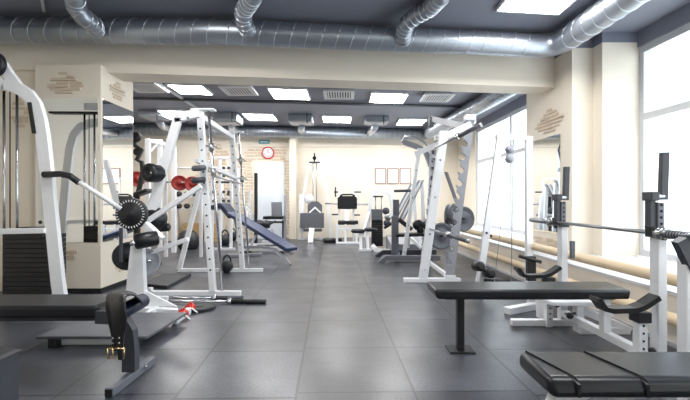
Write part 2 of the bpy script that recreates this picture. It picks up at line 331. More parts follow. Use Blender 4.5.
def duct(name, pts, r, lab, step=.19, slant=.35, n=26, group=None, flex=False):
    pts = [V(p) for p in pts]
    s_ = MB(); s_.tube(pts, r, n); s_.mi = 1; acc = 0
    for a, b in zip(pts, pts[1:]):
        L_ = (b-a).length; d, sd, u = frame_of(b-a); x = step-acc if acc else step*.5
        while x < L_:
            c = a+d*x; ring = []
            for k in range(25):
                q = 2*PI*k/24; off = math.sin(q)*slant*r
                ring.append(c+sd*math.cos(q)*(r+.001)+u*math.sin(q)*(r+.001)+d*off)
            s_.tube(ring, .005 if not flex else .006, 5); x += step
        acc = 0
    tag(s_.build(name, ['galv','galvlip']), lab, 'air duct', group); return None
zc = 3.27; dY = lambda x: 4.95+SK*x
ex = 2.85; e0 = V((ex-.3, dY(ex-.3), zc)); e1 = V((ex, dY(ex), zc)); e2 = V((ex+.008, dY(ex)-.3, zc))
duct('spiral_duct', [(-4.58,dY(-4.58)+.25,zc-.02),(-1.5,dY(-1.5)+.02,zc), *arc(e0, e1, e2, 6), (ex+.0205*7, -1.8, zc)], .15, 'thick galvanised spiral duct running along the near beam and turning toward the viewer')
duct('spiral_duct', [(-7.3,12.08-.76,3.27), (2.55,12.08+.27,3.27), ], .165, 'long spiral duct along the far wall', .16, 0)
duct('spiral_duct', [(2.60,12.0,3.26), (2.95,8.,3.26), (3.05,6.4,3.26)], .17, 'spiral duct running beside the far windows above the squat rack', .16, 0)
for lab, pts in [('branch duct elbow at the upper left',[(96,30,4.62),(93,24,4.45),(82,16,4.3),(76,8,4.25),(75,-6,4.18),(75,-16,4.15)]),
                 ('branch duct elbow hanging above the centre left',[(249,33,4.80),(246,27,4.62),(243,18,4.5),(244,8,4.4),(250,-6,4.2),(254,-18,4.05)]),
                 ('branch duct elbow hanging right of centre, curving up to the right',[(403,41,4.95),(403,33,4.8),(407,23,4.62),(418,13,4.5),(430,3,4.35),(441,-10,4.1)])]:
    P = [W(*p) for p in pts]; P = [V((p.x,p.y,min(p.z,CE-.0))) for p in P]
    for p in P: p.z = min(p.z, CE-.11)
    P.append(P[-1]+V((0,-.15,.1)))
    duct('branch_duct', P, .095, lab, .07, .1, 20, 'branch duct elbows on the near duct', True)
for px, py0, py1, lab in [(150,103,116,'fan box hanging beside the left column'),(225,103,121,'fan box hanging above the left white frames'),(300,107,121,'fan box hanging right of the clock'),(377,109,121,'fan box hanging above the framed papers')]:
    Y = 10.3+SK*(px-345)/FP*10.3; a = W(px-12, py0, Y); b = W(px+12, py1, Y)
    t = thing('fan_box', lab, 'air handler', (a.x, Y, b.z), 'galvanised fan boxes before the far duct')
    MB().box(a.x, b.x, Y, Y+.6, max(b.z, 3.1), min(CE-.01, a.z+.3), bev=.006).build('casing', 'galv', t)
    MB().box(a.x+.06, b.x-.06, Y+.06, Y+.54, max(b.z,3.1)-.02, max(b.z,3.1), bev=.004).build('grille', 'galv', t)
    cx_ = (a.x+b.x)/2; MB().tube([(cx_, Y+.5, 3.25), (cx_-.05, Y+.75, 3.2), (cx_-.1, Y+1.0, 3.2), (cx_-.1, 12.0+SK*cx_-.05, 3.27)], .09, 16).build('elbow', 'galvlip', t)
    MB().tube([(cx_+.18,Y-.012,3.2),(cx_+.18,Y-.012,CE)], .012, 6).build('hanger_rod', 'dgrey', t)
one(MB().tube([(-4.8,8.9-.5,CE-.05),(3.2,8.9+.35,CE-.05)], .035, 8), 'ceiling_conduit', 'dgrey', 'dark conduit crossing the far ceiling between the two rows of lights', 'conduit')
one(MB().bar((-3.5,6.4,CE-.03),(-3.62,10.9,CE-.03), .05, .05), 'ceiling_track', 'winframe', 'straight white ceiling track running away at the left', 'track')
one(MB().bar((-1.9,2.2,CE-.02),(-3.55,4.6,CE-.02), .03, .03), 'ceiling_cable', 'winframe', 'thin white cable strip on the ceiling beside the left branch duct', 'cable')

# ------------------------------------------------------------ wall things
c = bpt(268, 153); t = thing('wall_clock', 'round white wall clock with red rim above the door', 'clock', c+bn*.03)
MB().lathe(c, bn, [(.10,0),(.18,0),(.198,.02),(.194,.05),(.172,.055),(.165,.03),(.1,.03)], 32).build('rim', 'red', t)
MB().lathe(c+bn*.031, bn, [(.01,0),(.163,0),(.163,.004),(.01,.004)], 32).build('clock_face', 'paper', t)
MB().bar(c+bn*.04, c+bn*.04+V((0,0,.11)), .012, .005, bev=0).bar(c+bn*.042, c+bn*.042+bd*.07+V((0,0,.02)), .01, .005, bev=0).build('clock_hand', 'blackp', t)
a = bpt(259, 142); b = bpt(269.5, 142)
t = thing('exit_sign', 'small teal sign with a pale strip high on the wall above the clock', 'sign', a)
MB().bar(a+bn*.03, b+bn*.03, .05, .11).build('sign_body', 'teal', t)
MB().bar(a+bn*.057+bd*.05, b+bn*.057-bd*.05, .004, .02, bev=0).build('sign_strip', 'paper', t)
for i, (x0, x1) in enumerate([(375.3,385.5),(387.5,398),(400,410.5)]):
    a = bpt(x0, 168.5); b = bpt(x1, 183.5); lab = ['leftmost of the three framed papers on the far wall','middle of the three framed papers on the far wall','rightmost of the three framed papers on the far wall'][i]
    t = thing('framed_paper', lab, 'framed certificate', V((a.x,a.y,b.z)), 'framed papers on the far wall')
    P = [V((a.x,a.y,a.z)), V((b.x,b.y,a.z)), V((b.x,b.y,b.z)), V((a.x,a.y,b.z))]; f = MB(); o_ = bn*.02
    for k in range(4): f.bar(P[k]+o_, P[(k+1)%4]+o_, .022, .022, bev=0)
    f.build('frame', 'frame', t); MB().hexa([p+bn*.004 for p in P], [p+bn*.015 for p in P]).build('paper', 'paper', t)

# ------------------------------------------------------------ near left: decline bench with belt
t = thing('weight_bench', 'black padded bench with grey curved post and end roller in the left foreground', 'bench', (-2.2,2.7,0))
MB().hexa([(-3.5,2.60,.405),(-1.63,2.60,.405),(-1.60,2.90,.42),(-3.5,2.90,.42)], [(-3.5,2.60,.49),(-1.66,2.60,.49),(-1.63,2.90,.505),(-3.5,2.90,.505)], True, .022, 3).build('pad', 'sheen', t)
MB().bar((-3.5,2.74,.375),(-1.55,2.74,.385),.06,.05).build('rail', 'dgrey', t)
p = MB(); p.rpath([(-1.66,2.62,.42),(-1.56,2.62,.415),(-1.49,2.62,.385),(-1.45,2.62,.32),(-1.44,2.62,.2),(-1.44,2.62,.055)], .085, .06); p.build('post', 'dgrey', t)
f = MB().bar((-1.435,2.37,.028),(-1.415,2.86,.028),.055,.055).build('foot_tube', 'grey', t)
MB().box(-1.457,-1.413,2.364,2.369,.007,.048).build('open_end', 'dark', f)
MB().lathe((-1.392,2.72,.04),(1,0,0),[(.002,0),(.012,0),(.012,.008),(.002,.01)],10).build('bolt', 'chrome', f)
MB().bar((-3.3,2.5,.028),(-3.3,3.0,.028),.055,.055).build('foot_tube', 'lgrey', t); MB().bar((-3.3,2.74,.05),(-3.3,2.74,.38),.06,.06).build('post', 'grey', t)
MB().roller((-1.455,2.46,.47),(-1.44,2.80,.485),.05).build('roller_pad', 'navy', t)
MB().tube([(-1.456,2.445,.47),(-1.439,2.815,.485)],.014,10).build('roller_axle', 'chrome', t)
# leather belt: ribbon over the roller end
bt = thing('weightlifting_belt', 'black leather lifting belt with a two-prong buckle draped over the end of the left bench', 'belt', (-1.56,2.5,.23))
E = [((141,300,2.74),(143.5,305,2.56)),((136,293.5,2.72),(140,299,2.47)),((122,290,2.68),(132,294,2.42)),((110,292,2.60),(124,297,2.37)),((105.5,300,2.48),(124.5,305,2.35)),((106.5,314,2.42),(126,317,2.35)),((109,327,2.40),(125.5,328,2.36)),((111.5,337,2.39),(123.5,337,2.37)),((112,351,2.39),(122.5,351,2.38))]
vs = []; fs = []
for a_, b_ in E: vs += [W(*a_), W(*b_)]
for i in range(len(E)-1): fs.append((2*i,2*i+1,2*i+3,2*i+2))
mb = MB(); mb._add(vs, fs, True); bmesh.ops.recalc_face_normals(mb.bm, faces=mb.bm.faces)
bmesh.ops.subdivide_edges(mb.bm, edges=mb.bm.edges[:], cuts=2, smooth=.6, use_grid_fill=True)
for q in mb.bm.faces: q.smooth = True
bmesh.ops.solidify(mb.bm, geom=mb.bm.faces[:], thickness=.009)
mb.build('strap', 'leather', bt)
bk = MB(); bx, bz, by = -1.39, .27, 2.365
for a, b in [((-.05,.03),(.05,.03)),((.05,.03),(.05,-.03)),((.05,-.03),(-.05,-.03)),((-.05,-.03),(-.05,.03)),((-.018,.03),(-.018,-.03)),((.018,.03),(.018,-.03))]: bk.tube([(bx+a[0],by,bz+a[1]),(bx+b[0],by,bz+b[1])],.0045,8)
bk.build('buckle', 'brass', bt)
for x, z in [(-.02,.09),(.02,.09),(-.02,.06),(.02,.06)]: MB().lathe((bx+x-.004,by+.010,bz+z),(0,-1,0),[(.006,-.004),(.006,.004),(.003,.007)],10).build('rivet', 'chrome', bt)
MB().bar((bx+.03,2.355,.30),(bx+.035,2.355,.235),.03,.008,bev=.002).build('belt_tip', 'leather', bt)
# cut-off grey stand, lower left
t = thing('steel_stand', 'grey steel stand post cut off by the lower left picture corner', 'stand', (-1.73,1.95,0))
MB().bar((-1.73,1.95,.05),(-1.73,1.95,.425),.10,.12).build('post', 'dgrey', t)
MB().hexa([(-1.79,1.88,.425),(-1.67,1.88,.425),(-1.67,2.02,.425),(-1.79,2.02,.425)],[(-1.79,1.90,.455),(-1.69,1.90,.435),(-1.69,2.0,.435),(-1.79,2.0,.455)]).build('end_cap', 'blackp', t)
MB().bar((-1.73,1.6,.025),(-1.73,2.05,.025),.05,.05).build('foot_tube', 'lgrey', t)
MB().bar((-2.5,1.95,.40),(-1.78,1.95,.40),.05,.05).build('rail', 'dgrey', t)

# ------------------------------------------------------------ lat pulldown tower, left edge
Y = 4.05; t = thing('cable_machine', 'white curved-frame cable machine with black weight stack at the left edge', 'cable machine', (-3.0,Y,0))
P = [W(x,y,Y) for x,y in [(5,84),(18,88),(29,95),(36,105),(40,118),(43,135),(48,180),(53,230),(58,280)]]+[V((-2.93,Y,.03))]
MB().rpath(P, .12, .055).build('side_frame', 'white', t)
P = [V((-4.42,Y,.03)),V((-4.36,Y,.6)),V((-4.28,Y,1.5)),V((-4.22,Y,2.0)),V((-4.16,Y,2.2)),V((-4.06,Y,2.32)),V((-3.9,Y,2.38)),V((-3.6,Y,2.40)),W(5,84,Y)]
MB().rpath(P, .12, .055).build('side_frame', 'white', t)
MB().bar((-4.42,Y-.25,.03),(-4.42,Y+.5,.03),.06,.06).build('foot_tube','white',t)
MB().bar((-2.93,Y,.03),(-2.93,Y+.62,.03),.06,.06).build('foot_tube','white',t)
a = MB(); a.rpath([W(-40,62,Y),W(-14,62,Y),W(4,66,Y),W(9,75,Y),W(22,92,Y)], .10, .05); a.build('top_arm', 'white', t)
MB().lathe(W(-2,66,Y)+V((0,-.09,0)),(0,1,0),[(.02,0),(.11,0),(.13,.01),(.11,.03),(.13,.05),(.11,.06),(.02,.06)],28).build('pulley', 'blackp', t)
MB().bar(W(31.8,103,Y)+V((0,-.032,0)), W(36.5,134,Y)+V((0,-.032,0)),.045,.006,bev=.001).build('name_strip', 'blackp', t)
for x in (4, 17): MB().tube([W(x,87,Y+.3), W(x,300,Y+.3)],.014,10).build('guide_rod','chrome',t)
MB().tube([W(10,87,Y+.3), W(10,235,Y+.3)],.006,8).build('cable','blackp',t)
MB().bar(W(-40,86,Y+.3),W(24,86.5,Y+.3),.1,.03).build('rod_bracket','blackp',t)
mb = MB(); stack(mb, -3.75, -3.18, Y+.22, Y+.40, .10, 14, .052); mb.build('weight_stack','blackp',t)
MB().box(-3.62,-3.3,Y+.26,Y+.36,.84,.90,bev=.01).build('top_weight','blackp',t)
MB().bar(W(-72,233,Y-.03),W(46,230.5,Y-.03),.06,.055).build('cross_bar','white',t)
MB().lathe(W(43,222,Y)+V((0,-.03,0)),(0,-1,0),[(.002,0),(.018,0),(.018,.012),(.004,.014)],12).build('bolt','blackp',t)
MB().lathe(W(44.5,236,Y)+V((0,-.03,0)),(0,-1,0),[(.002,0),(.018,0),(.018,.012),(.004,.014)],12).build('bolt','blackp',t)
a = MB(); a.rpath([V((-3.7,Y+.3,.05)),V((-3.35,Y+.2,.055)),V((-3.1,Y+.05,.10)),V((-2.97,Y,.26))],.06,.06); a.build('base_tube','white',t)

# ------------------------------------------------------------ lever machine with dial (left)
Y = 4.15; t = thing('lever_machine', 'white lever exercise machine with round black dial, roller pad and low black platform', 'exercise machine', (-2.2,Y,0))
MB().hexa([G(117,Y),G(178,Y-.1),G(178,Y-.02),G(117,Y+.08)],[G(117,Y,.06),G(178,Y-.1,.06),G(178,Y-.02,.06),G(117,Y+.08,.06)],bev=.004,seg=1).build('base_tube','white',t)
u = V((-2.27,Y,0)); xl = (124-345)/FP*Y; xr = (142-345)/FP*Y
MB().prism([V((xl+.0,Y,.06)),V((xr+.03,Y,.06)),V((xr+.0,Y,.72)),V((xl+.07,Y,.72))],(0,.07,0)).build('upright','white',t)
MB().prism([V((xr,Y+.02,.06)),V((xr+.36,Y+.02,.06)),V((xr,Y+.02,.24))],(0,.02,0)).build('gusset','white',t)
MB().roller(W(137,241.5,Y)+V((0,-.06,0)), W(156,238,Y)+V((0,.06,0)),.082).build('roller_pad','black',t)
MB().lathe(W(134,243,Y-.1),(-.3,-1,0),[(.002,0),(.03,0),(.03,.03),(.01,.04)],14).build('hub_cap','chrome',t)
MB().wplate(W(146,262,Y+.2),(.55,-1,0),.15,.05).build('weight_plate','lgrey',t)
MB().wplate(W(128,256,Y+.3),(.8,-1,0),.16,.05).build('weight_plate','iron',t)
MB().tube([W(124,260,Y+.3),W(152,261,Y+.15)],.02,10).build('plate_pin','chrome',t)
d = MB().lathe(W(131,214,Y),(0,-1,0),[(.02,-.05),(.14,-.05),(.168,-.035),(.168,.0),(.16,.012),(.05,.02),(.03,.035),(.002,.04)],40).build('dial','blackp',t)
tk = MB()
for k in range(30):
    a_ = 2*PI*k/30; r0, r1 = .130, .152; cc = W(131,214,Y)
    tk.bar(cc+V((math.cos(a_)*r0,-.0155,math.sin(a_)*r0)), cc+V((math.cos(a_)*r1,-.0155,math.sin(a_)*r1)),.008,.008,bev=0)
tk.build('dial_marks','ticks',d)
MB().tube([W(76,180,Y-.15),W(98,194,Y-.1),W(121,209,Y-.02)],.024,14).build('lever','white',t)
MB().tube([W(43.5,174.5,Y-.15),W(60,174,Y-.15),W(70,176,Y-.15),W(79,182.5,Y-.15)],.032,14).build('lever_grip','blackp',t)
MB().bar(W(141,219,Y+.06),W(162,239,Y+.06),.09,.05).build('brace','white',t)
MB().bar(W(146,222,Y+.1),W(201,186,Y+.1),.055,.05).build('diagonal_arm','white',t)
MB().bar(W(150,253,Y+.25),W(188,239,Y+.25),.075,.05).build('lower_arm','white',t)
MB().bar(W(121,228,Y+.02),W(121,262,Y+.02),.03,.03).build('spindle','dgrey',t)
MB().bar(W(124,222,Y+.12),W(142,226,Y+.12),.05,.05).build('dial_bracket','white',t)
MB().lathe(W(154,219,Y+.5),(-.4,-1,.1),[(.04,-.1),(.13,-.08),(.15,0),(.1,.08),(.03,.1)],24).build('hip_pad','black',t)
MB().roller(W(158,228,Y+.6),W(170,227,Y+.6),.05).build('small_roller','black',t)
pf = MB().hexa([V((-2.5,3.15,.075)),V((-1.6,3.15,.075)),V((-1.55,3.83,.075)),V((-2.46,3.83,.075))],[V((-2.5,3.15,.098)),V((-1.6,3.15,.098)),V((-1.55,3.83,.098)),V((-2.46,3.83,.098))],bev=.003,seg=1).build('platform','plate',t)
MB().bar((-2.35,3.25,.037),(-1.75,3.25,.037),.05,.07).build('platform_beam','white',t)
for x in (-2.38,-1.72): MB().bar((x,3.2,.0),(x,3.2,.075),.07,.07).build('platform_foot','blackp',t)
MB().bar((-1.64,3.75,.037),(-1.64,4.1,.037),.05,.07).build('link_tube','white',t)
MB().bar((-2.0,3.3,.04),(-2.0,4.15,.04),.05,.06).build('link_tube','white',t)
# slanted mast with roller stack
t = thing('calf_machine', 'white slanted-mast machine carrying a black disc roller at head height on the left', 'exercise machine', (-2.2,4.75,0))
Y = 4.62; MB().bar(W(151,214,Y),W(178,118,Y),.115,.06,.10,.06).build('mast','white',t); MB().bar(V(((138-345)/FP*Y,Y,.03)),W(151,214,Y),.07,.06).build('lower_mast','white',t)
MB().bar(W(175,119,Y),W(199,113,Y),.06,.1).build('top_link','white',t)
MB().bar(V((-2.7,Y,.03)),V((-2.1,Y,.03)),.06,.06).build('foot_tube','white',t)
MB().lathe(W(157,173.5,Y)+V((0,-.03,0)),(-.35,-1,.05),[(.03,-.06),(.10,-.06),(.108,-.04),(.108,.10),(.095,.125),(.05,.125),(.04,.10),(.03,.10)],30).build('disc_roller','black',t)
MB().lathe(W(153,173,Y-.14),(-.35,-1,.05),[(.002,-.02),(.03,-.02),(.03,.02),(.01,.03)],14).build('roller_hub','chrome',t)
for x,y in ((181,120),(188,118)): MB().lathe(W(x,y,Y-.035),(0,-1,0),[(.002,0),(.014,0),(.014,.01),(.003,.012)],10).build('bolt','chrome',t)

# ------------------------------------------------------------ smith machine (left), side frames at two depths
t = thing('smith_machine', 'tall white A-frame barbell machine with perforated posts and guide rods left of the aisle', 'smith machine', (-1.9,5.6,0))
for Y, xt, yt, xb, base in ((4.9,200,111,213,(140,241)),(6.5,232,133,242.5,(178,263))):
    top = W(xt,yt,Y); bot = V(((xb-345)/FP*Y,Y,.055)); hl = MB().bar(bot,top,.075,.075); hl.mi = 1
    for k in range(14):
        q = bot.lerp(top,.12+k*.06); hl.lathe(q+V((0,-.0385,0)),(0,-1,0),[(.002,0),(.012,0),(.012,.002),(.002,.002)],8)
    hl.build('post',['white','dark'],t)
    s = V(((base[0]+1-345)/FP*Y,Y,.055)); 
    if Y > 6: MB().bar(V(((179.5-345)/FP*Y,Y,.055)), W(207,160,Y), .075, .06).build('rear_leg','white',t)
    else: MB().bar(V(((150-345)/FP*Y,Y,.055)), V(((150-345)/FP*Y,Y,.10)), .06, .06).build('rear_foot','white',t)
    MB().bar(V(((base[0]-345)/FP*Y,Y,.03)),V(((base[1]-345)/FP*Y,Y,.03)),.06,.06).build('base_tube','white',t)
    MB().box(top.x-.1,top.x+.19,Y-.06,Y+.06,top.z,top.z+.025,bev=.004).build('top_plate','white',t)
    r0 = V((top.x+.10,Y+.02,top.z)); r1 = V((bot.x+.11,Y+.02,.06))
    MB().tube([r0,r1],.018,12).build('guide_rod','chrome',t)
    for f in (.20,.34):
        q = r0.lerp(r1,f*1.0); MB().lathe(q-V((0,0,.05)),(0,0,1),[(.016,0),(.032,0),(.032,.10),(.016,.10)],16).build('slide_collar','steel',t)
        MB().tube([q+V((-.09,0,.03)),q+V((-.02,0,.0)),q+V((.05,0,.02)),q+V((.09,0,-.02))],.012,8).build('hook','steel',t)
a = W(201,112,4.9); b = W(233,134,6.5)
MB().bar(a+V((-.02,0,-.05)),b+V((-.02,0,-.05)),.07,.07).build('top_beam','white',t)
MB().bar(W(196,160,5.),W(236,178,6.5),.05,.06).build('back_beam','white',t)
for x,y in ((197,168),(196.5,180)):
    MB().roller(W(x-5,y+.5,4.8),W(x+9,y-.5,4.8),.036).build('peg_pad','giron' if y<175 else 'dgrey',t)
    MB().tube([W(x,y,4.8),W(x+5,y,4.9)],.02,10).build('peg','chrome',t)
MB().tube([W(214,176,4.9)+V((0,-.02,0)),W(242,184,6.5)],.014,12).build('barbell_shaft','steel',t)

# floor barbells, plate, collars, mat
for Y,x0,x1,lab in ((4.68,128,243,'longer chrome barbell on the floor beside the white base tube'),(4.52,120,266,'nearer barbell with a long black end on the floor')):
    a = G(x0,Y,.025); b = G(x1,Y,.025); t = thing('barbell', lab, 'barbell', (a.x,Y,0), 'barbells lying on the floor')
    MB().tube([a,b.lerp(a,.25)],.014,12).build('shaft','chrome',t)
    MB().tube([b.lerp(a,.25),b],.025,16).build('sleeve','blackp' if Y<4.6 else 'dgrey',t)
    MB().lathe(b.lerp(a,.25),(1,0,0),[(.014,-.02),(.038,-.02),(.038,.02),(.014,.02)],20).build('collar','chrome',t)
one(MB().wplate(G(200,4.31,.0)+V((0,0,.0175)),(0,0,1),.165,.035),'weight_plate','iron','black weight plate lying flat on the floor beside the red collars','weight plate')
for i,(x,y,yy) in enumerate(((181.5,319,3.95),(189,312.5,4.18))):
    p = G(x,yy,.042); t = thing('bar_collar', ['nearer red barbell clamp with white levers on the floor','farther red barbell clamp beside the flat plate'][i],'clamp',p,'red barbell clamps')
    MB().lathe(p+V((0,-.03,0)),(.35,1,0),[(.027,0),(.042,0),(.042,.075),(.027,.075),(.027,0)],24).build('ring','red',t)
    MB().bar(p+V((.03,-.02,.01)),p+V((.12,-.08,-.025)),.018,.012).build('lever','ticks',t)
    MB().bar(p+V((-.02,0,.035)),p+V((.035,.0,.06)),.03,.02).build('latch','red',t)
one(MB().hexa([V((-2.81,5.4,0)),V((-2.4,5.26,0)),V((-2.43,6.16,0)),V((-2.85,6.1,0))],[V((-2.81,5.4,.045)),V((-2.4,5.26,.045)),V((-2.43,6.16,.045)),V((-2.85,6.1,.045))],bev=.004,seg=1),'rubber_mat','rubbermat','thick dark rubber mat on the floor beside the left column','mat')
def kettlebell(c, r, lab):
    t = thing('kettlebell', lab, 'kettlebell', c, 'black kettlebells')
    MB().lathe(c,(0,0,1),[(.01,0),(r*.55,0)]+[(r*math.sin(a_),r*.92-r*math.cos(a_)) for a_ in [math.radians(x) for x in range(38,170,12)]]+[(.01,r*1.9)],24).build('bell','iron',t)
    h = MB(); h.tube([c+V((r*.62*math.cos(a_),0,r*1.6+r*1.05*math.sin(a_))) for a_ in [PI*k/12 for k in range(13)]],r*.14,10); h.build('handle','iron',t)
kettlebell(G(227,6.5),.105,'kettlebell standing on the floor within the white barbell machine')
kettlebell(G(225,10.4),.15,'kettlebell farther back, beside the wooden crates')
kettlebell(G(233,11.6),.13,'smallest kettlebell, farthest back beside the wooden crates')
one(MB().lathe(G(188.5,9.6),(0,0,1),[(.02,0),(.2,.0),(.24,.05),(.26,.16),(.25,.27),(.2,.38),(.12,.45),(.02,.47)],28),'slam_ball','blackp','large black ball on the floor before the wooden crates','exercise ball')
def crate(x, Y, z, w, d, h, lab):
    a = G(x,Y,z); t = thing('wooden_crate', lab, 'crate', a, 'slatted wooden crates by the far wall'); n=3
    for k in range(n):
        MB().box(a.x-w/2,a.x+w/2,Y,Y+.02,z+h*k/n+.012,z+h*(k+1)/n-.012,bev=.003).build('slat','wood',t)
    MB().box(a.x-w/2,a.x+w/2,Y+.02,Y+d,z,z+.025).build('bottom_board','wood',t)
    MB().box(a.x-w/2,a.x+w/2,Y+d,Y+d+.02,z,z+h).build('back_board','wood',t)
    for s_ in (-1,1): MB().box(a.x+s_*w/2-.02,a.x+s_*w/2+.02,Y+.02,Y+d,z,z+h,bev=.003).build('side_board','wood',t)
crate(192,11.3,0,.52,.35,.28,'lower left wooden crate, bottom of its stack'); crate(191,11.3,.285,.46,.33,.22,'upper left wooden crate, topmost of its stack')
crate(212,11.2,0,.42,.35,.26,'lower right wooden crate, nearer the kettlebells'); crate(211,11.2,.265,.36,.33,.24,'upper right wooden crate, on the lower right one')
# low cream block behind
struct(MB().box(-6.2,-4.9,11.45,11.6,0,.78).build('wall_low', 'wallfull'))

# ------------------------------------------------------------ rear left white rack with red plates, black arm machine
t = thing('power_rack', 'white gantry rack far left behind the column holding a barbell', 'rack', (-4.0,8.5,0))
Y = 8.4
for x,yt,dy in ((148,139,0),(174,147,.5),(160,140,1.3)):
    p = W(x,yt,Y+dy); MB().bar(V((p.x,Y+dy,0)),p,.09,.09).build('post','white',t)
MB().bar(W(147,140,Y),W(175,147,Y+.5),.08,.08).build('top_beam','white',t); MB().bar(W(149,141,Y),W(161,141,Y+1.3),.08,.08).build('top_beam','white',t)
MB().bar(W(150,152,Y),W(158,143,Y+.2),.05,.05).build('brace','white',t)
MB().bar(W(172,157,Y+.45),W(165,146,Y+.3),.05,.05).build('brace','white',t)
t2 = thing('barbell', 'barbell loaded with red plates on the far left white rack', 'barbell', W(160,183,8.1))
MB().tube([W(128,181,8.15),W(203,183,8.15)],.016,10).build('shaft','steel',t2)
for x,y in ((137,179),(179.5,183),(192.5,184)):
    MB().wplate(W(x,y,8.15),(1,-1.6,0),.16,.06).build('plate','redplate',t2)
for x in (166,201): MB().bar(V(((x-345)/FP*8.2,8.2,0)),W(x,166,8.2),.06,.06).build('rack_post','white',t)
t = thing('arm_machine', 'black bent-arm exercise machine beside the left column mirror', 'exercise machine', (-3.75,7.3,0)); Y = 7.2
m_ = MB(); m_.tube([W(136,135,Y),W(134,145,Y),W(142,150,Y),W(137,160,Y),W(142,162,Y),W(143,172,Y),W(139,190,Y),W(136,203,Y)],.045,12); m_.build('arm','blackp',t)
MB().lathe(W(136,137,Y),(0,-1,0),[(.03,-.04),(.09,-.04),(.09,.04),(.03,.04)],20).build('pulley','blackp',t)
MB().lathe(W(138,152,Y),(0,-1,0),[(.03,-.04),(.07,-.04),(.07,.04),(.03,.04)],20).build('pulley','blackp',t)
MB().bar(V(((137-345)/FP*Y,Y,0)),W(137,203,Y),.09,.09).build('post','blackp',t)
MB().pad(W(133,196,Y-.1),W(150,190,Y-.1),.25,.07).build('seat','black',t)
MB().bar(V((-4.2,Y,.03)),V((-3.4,Y,.03)),.08,.06).build('foot_tube','blackp',t)
t = thing('dumbbell_rack', 'white two-tier rack of dark dumbbells against the far left wall', 'rack', (-4.5,11.2,0)); Y=11.2
for x in (176,206): MB().bar(V(((x-345)/FP*Y,Y,0)),W(x,163,Y),.07,.07).build('post','white',t)
for y in (168,197,209): MB().bar(W(174,y,Y),W(238,y+.5,Y),.3,.03).build('shelf','wearwhite',t)
for x in (222,238): MB().bar(V(((x-345)/FP*Y,Y,0)),W(x,168,Y),.07,.07).build('post','white',t)
n_=0
names = ['second','third','fourth','fifth','sixth','seventh','eighth']
for z_,yy in (('upper',195.5),('lower',207.5)):
    for k,x in enumerate((179,187,195,203,212,220,229)):
        a = W(x,yy-1.5,Y-.14); b = W(x,yy-1.5,Y+.14); nm = 'leftmost' if k==0 else ('rightmost' if k==6 else names[k-1]+' from the left')
        d = thing('dumbbell', f'dark dumbbell on the {z_} shelf of the far left rack, {nm}', 'dumbbell', a, 'dumbbells on the far left rack')
        rr=.075-.004*k*(z_=='upper')
        MB().tube([a,b],.016,8).build('handle','steel',d)
        for c_ in (a,b): MB().lathe(c_,(0,1,0),[(.01,-.05),(rr*.9,-.05),(rr,-.035),(rr,.035),(rr*.9,.05),(.01,.05)],14).build('head','iron',d)

t = thing('plate_tree', 'white upright storage frame with dark pegs behind the barbell machine', 'rack', (-3.0,9.4,0)); Y = 9.4
for x in (212,220,231): MB().bar(V(((x-345)/FP*Y,Y,0)),W(x,158,Y),.06,.06).build('post','white',t)
MB().bar(W(210,158,Y),W(233,158,Y),.06,.06).build('top_bar','white',t); MB().bar(W(210,182,Y),W(233,182.5,Y),.04,.05).build('cross_bar','dgrey',t)
MB().bar(V(((209-345)/FP*Y,Y-.1,.03)),V(((236-345)/FP*Y,Y-.1,.03)),.07,.06).build('foot_tube','white',t)
for x in (214,224,229):
    for y in (168,176,192,201): MB().tube([W(x,y,Y-.03),W(x-.5,y,Y-.22)],.035,10).build('peg','dgrey',t)
# ------------------------------------------------------------ blue decline bench
t = thing('decline_bench', 'blue padded decline bench with silver legs behind the white barbell machine', 'bench', (-1.6,7.6,0))
a = W(292,249.5,7.4); b = W(232,213,8.6)
MB().pad(a,b,.30,.075,.02).build('pad','blue',t)
MB().pad(W(234,217,8.6),W(224,205,8.7),.30,.11,.025).build('head_pad','navy',t); MB().pad(W(224,205,8.7),W(214,208,8.8),.30,.1,.025).build('leg_pad','navy',t)
MB().bar(a+V((0,0,-.08)),b+V((0,0,-.08)),.06,.05).build('rail','lgrey',t)
l = MB(); l.rpath([W(241,247,7.8),W(262,247,7.7),W(274,249,7.5),W(283,257,7.3),V(((290-345)/FP*7.2,7.2,.0))],.055,.055); l.build('front_leg','lgrey',t)
MB().bar(W(234,213,8.6),V(((243-345)/FP*8.4,8.4,0)),.06,.06).build('rear_leg','lgrey',t)
MB().bar(W(258,232,8.0),W(250,247,7.75),.05,.05).build('strut','lgrey',t)
MB().bar(V(((222-345)/FP*8.1,8.1,.03)),V(((262-345)/FP*8.4,8.4,.03)),.06,.06).build('foot_tube','lgrey',t)
t = thing('step_platform', 'small white and black step bench lying behind the blue bench', 'step', (-1.6,8.9,0))
MB().box(-2.3,-1.35,8.7,9.0,.06,.16,bev=.01).build('deck','white',t); MB().box(-2.0,-1.5,8.72,8.98,.16,.18,bev=.006).build('rubber_top','blackp',t)
for x in (-2.2,-1.45): MB().box(x-.05,x+.05,8.7,9.0,0,.06,bev=.006).build('foot','blackp',t)

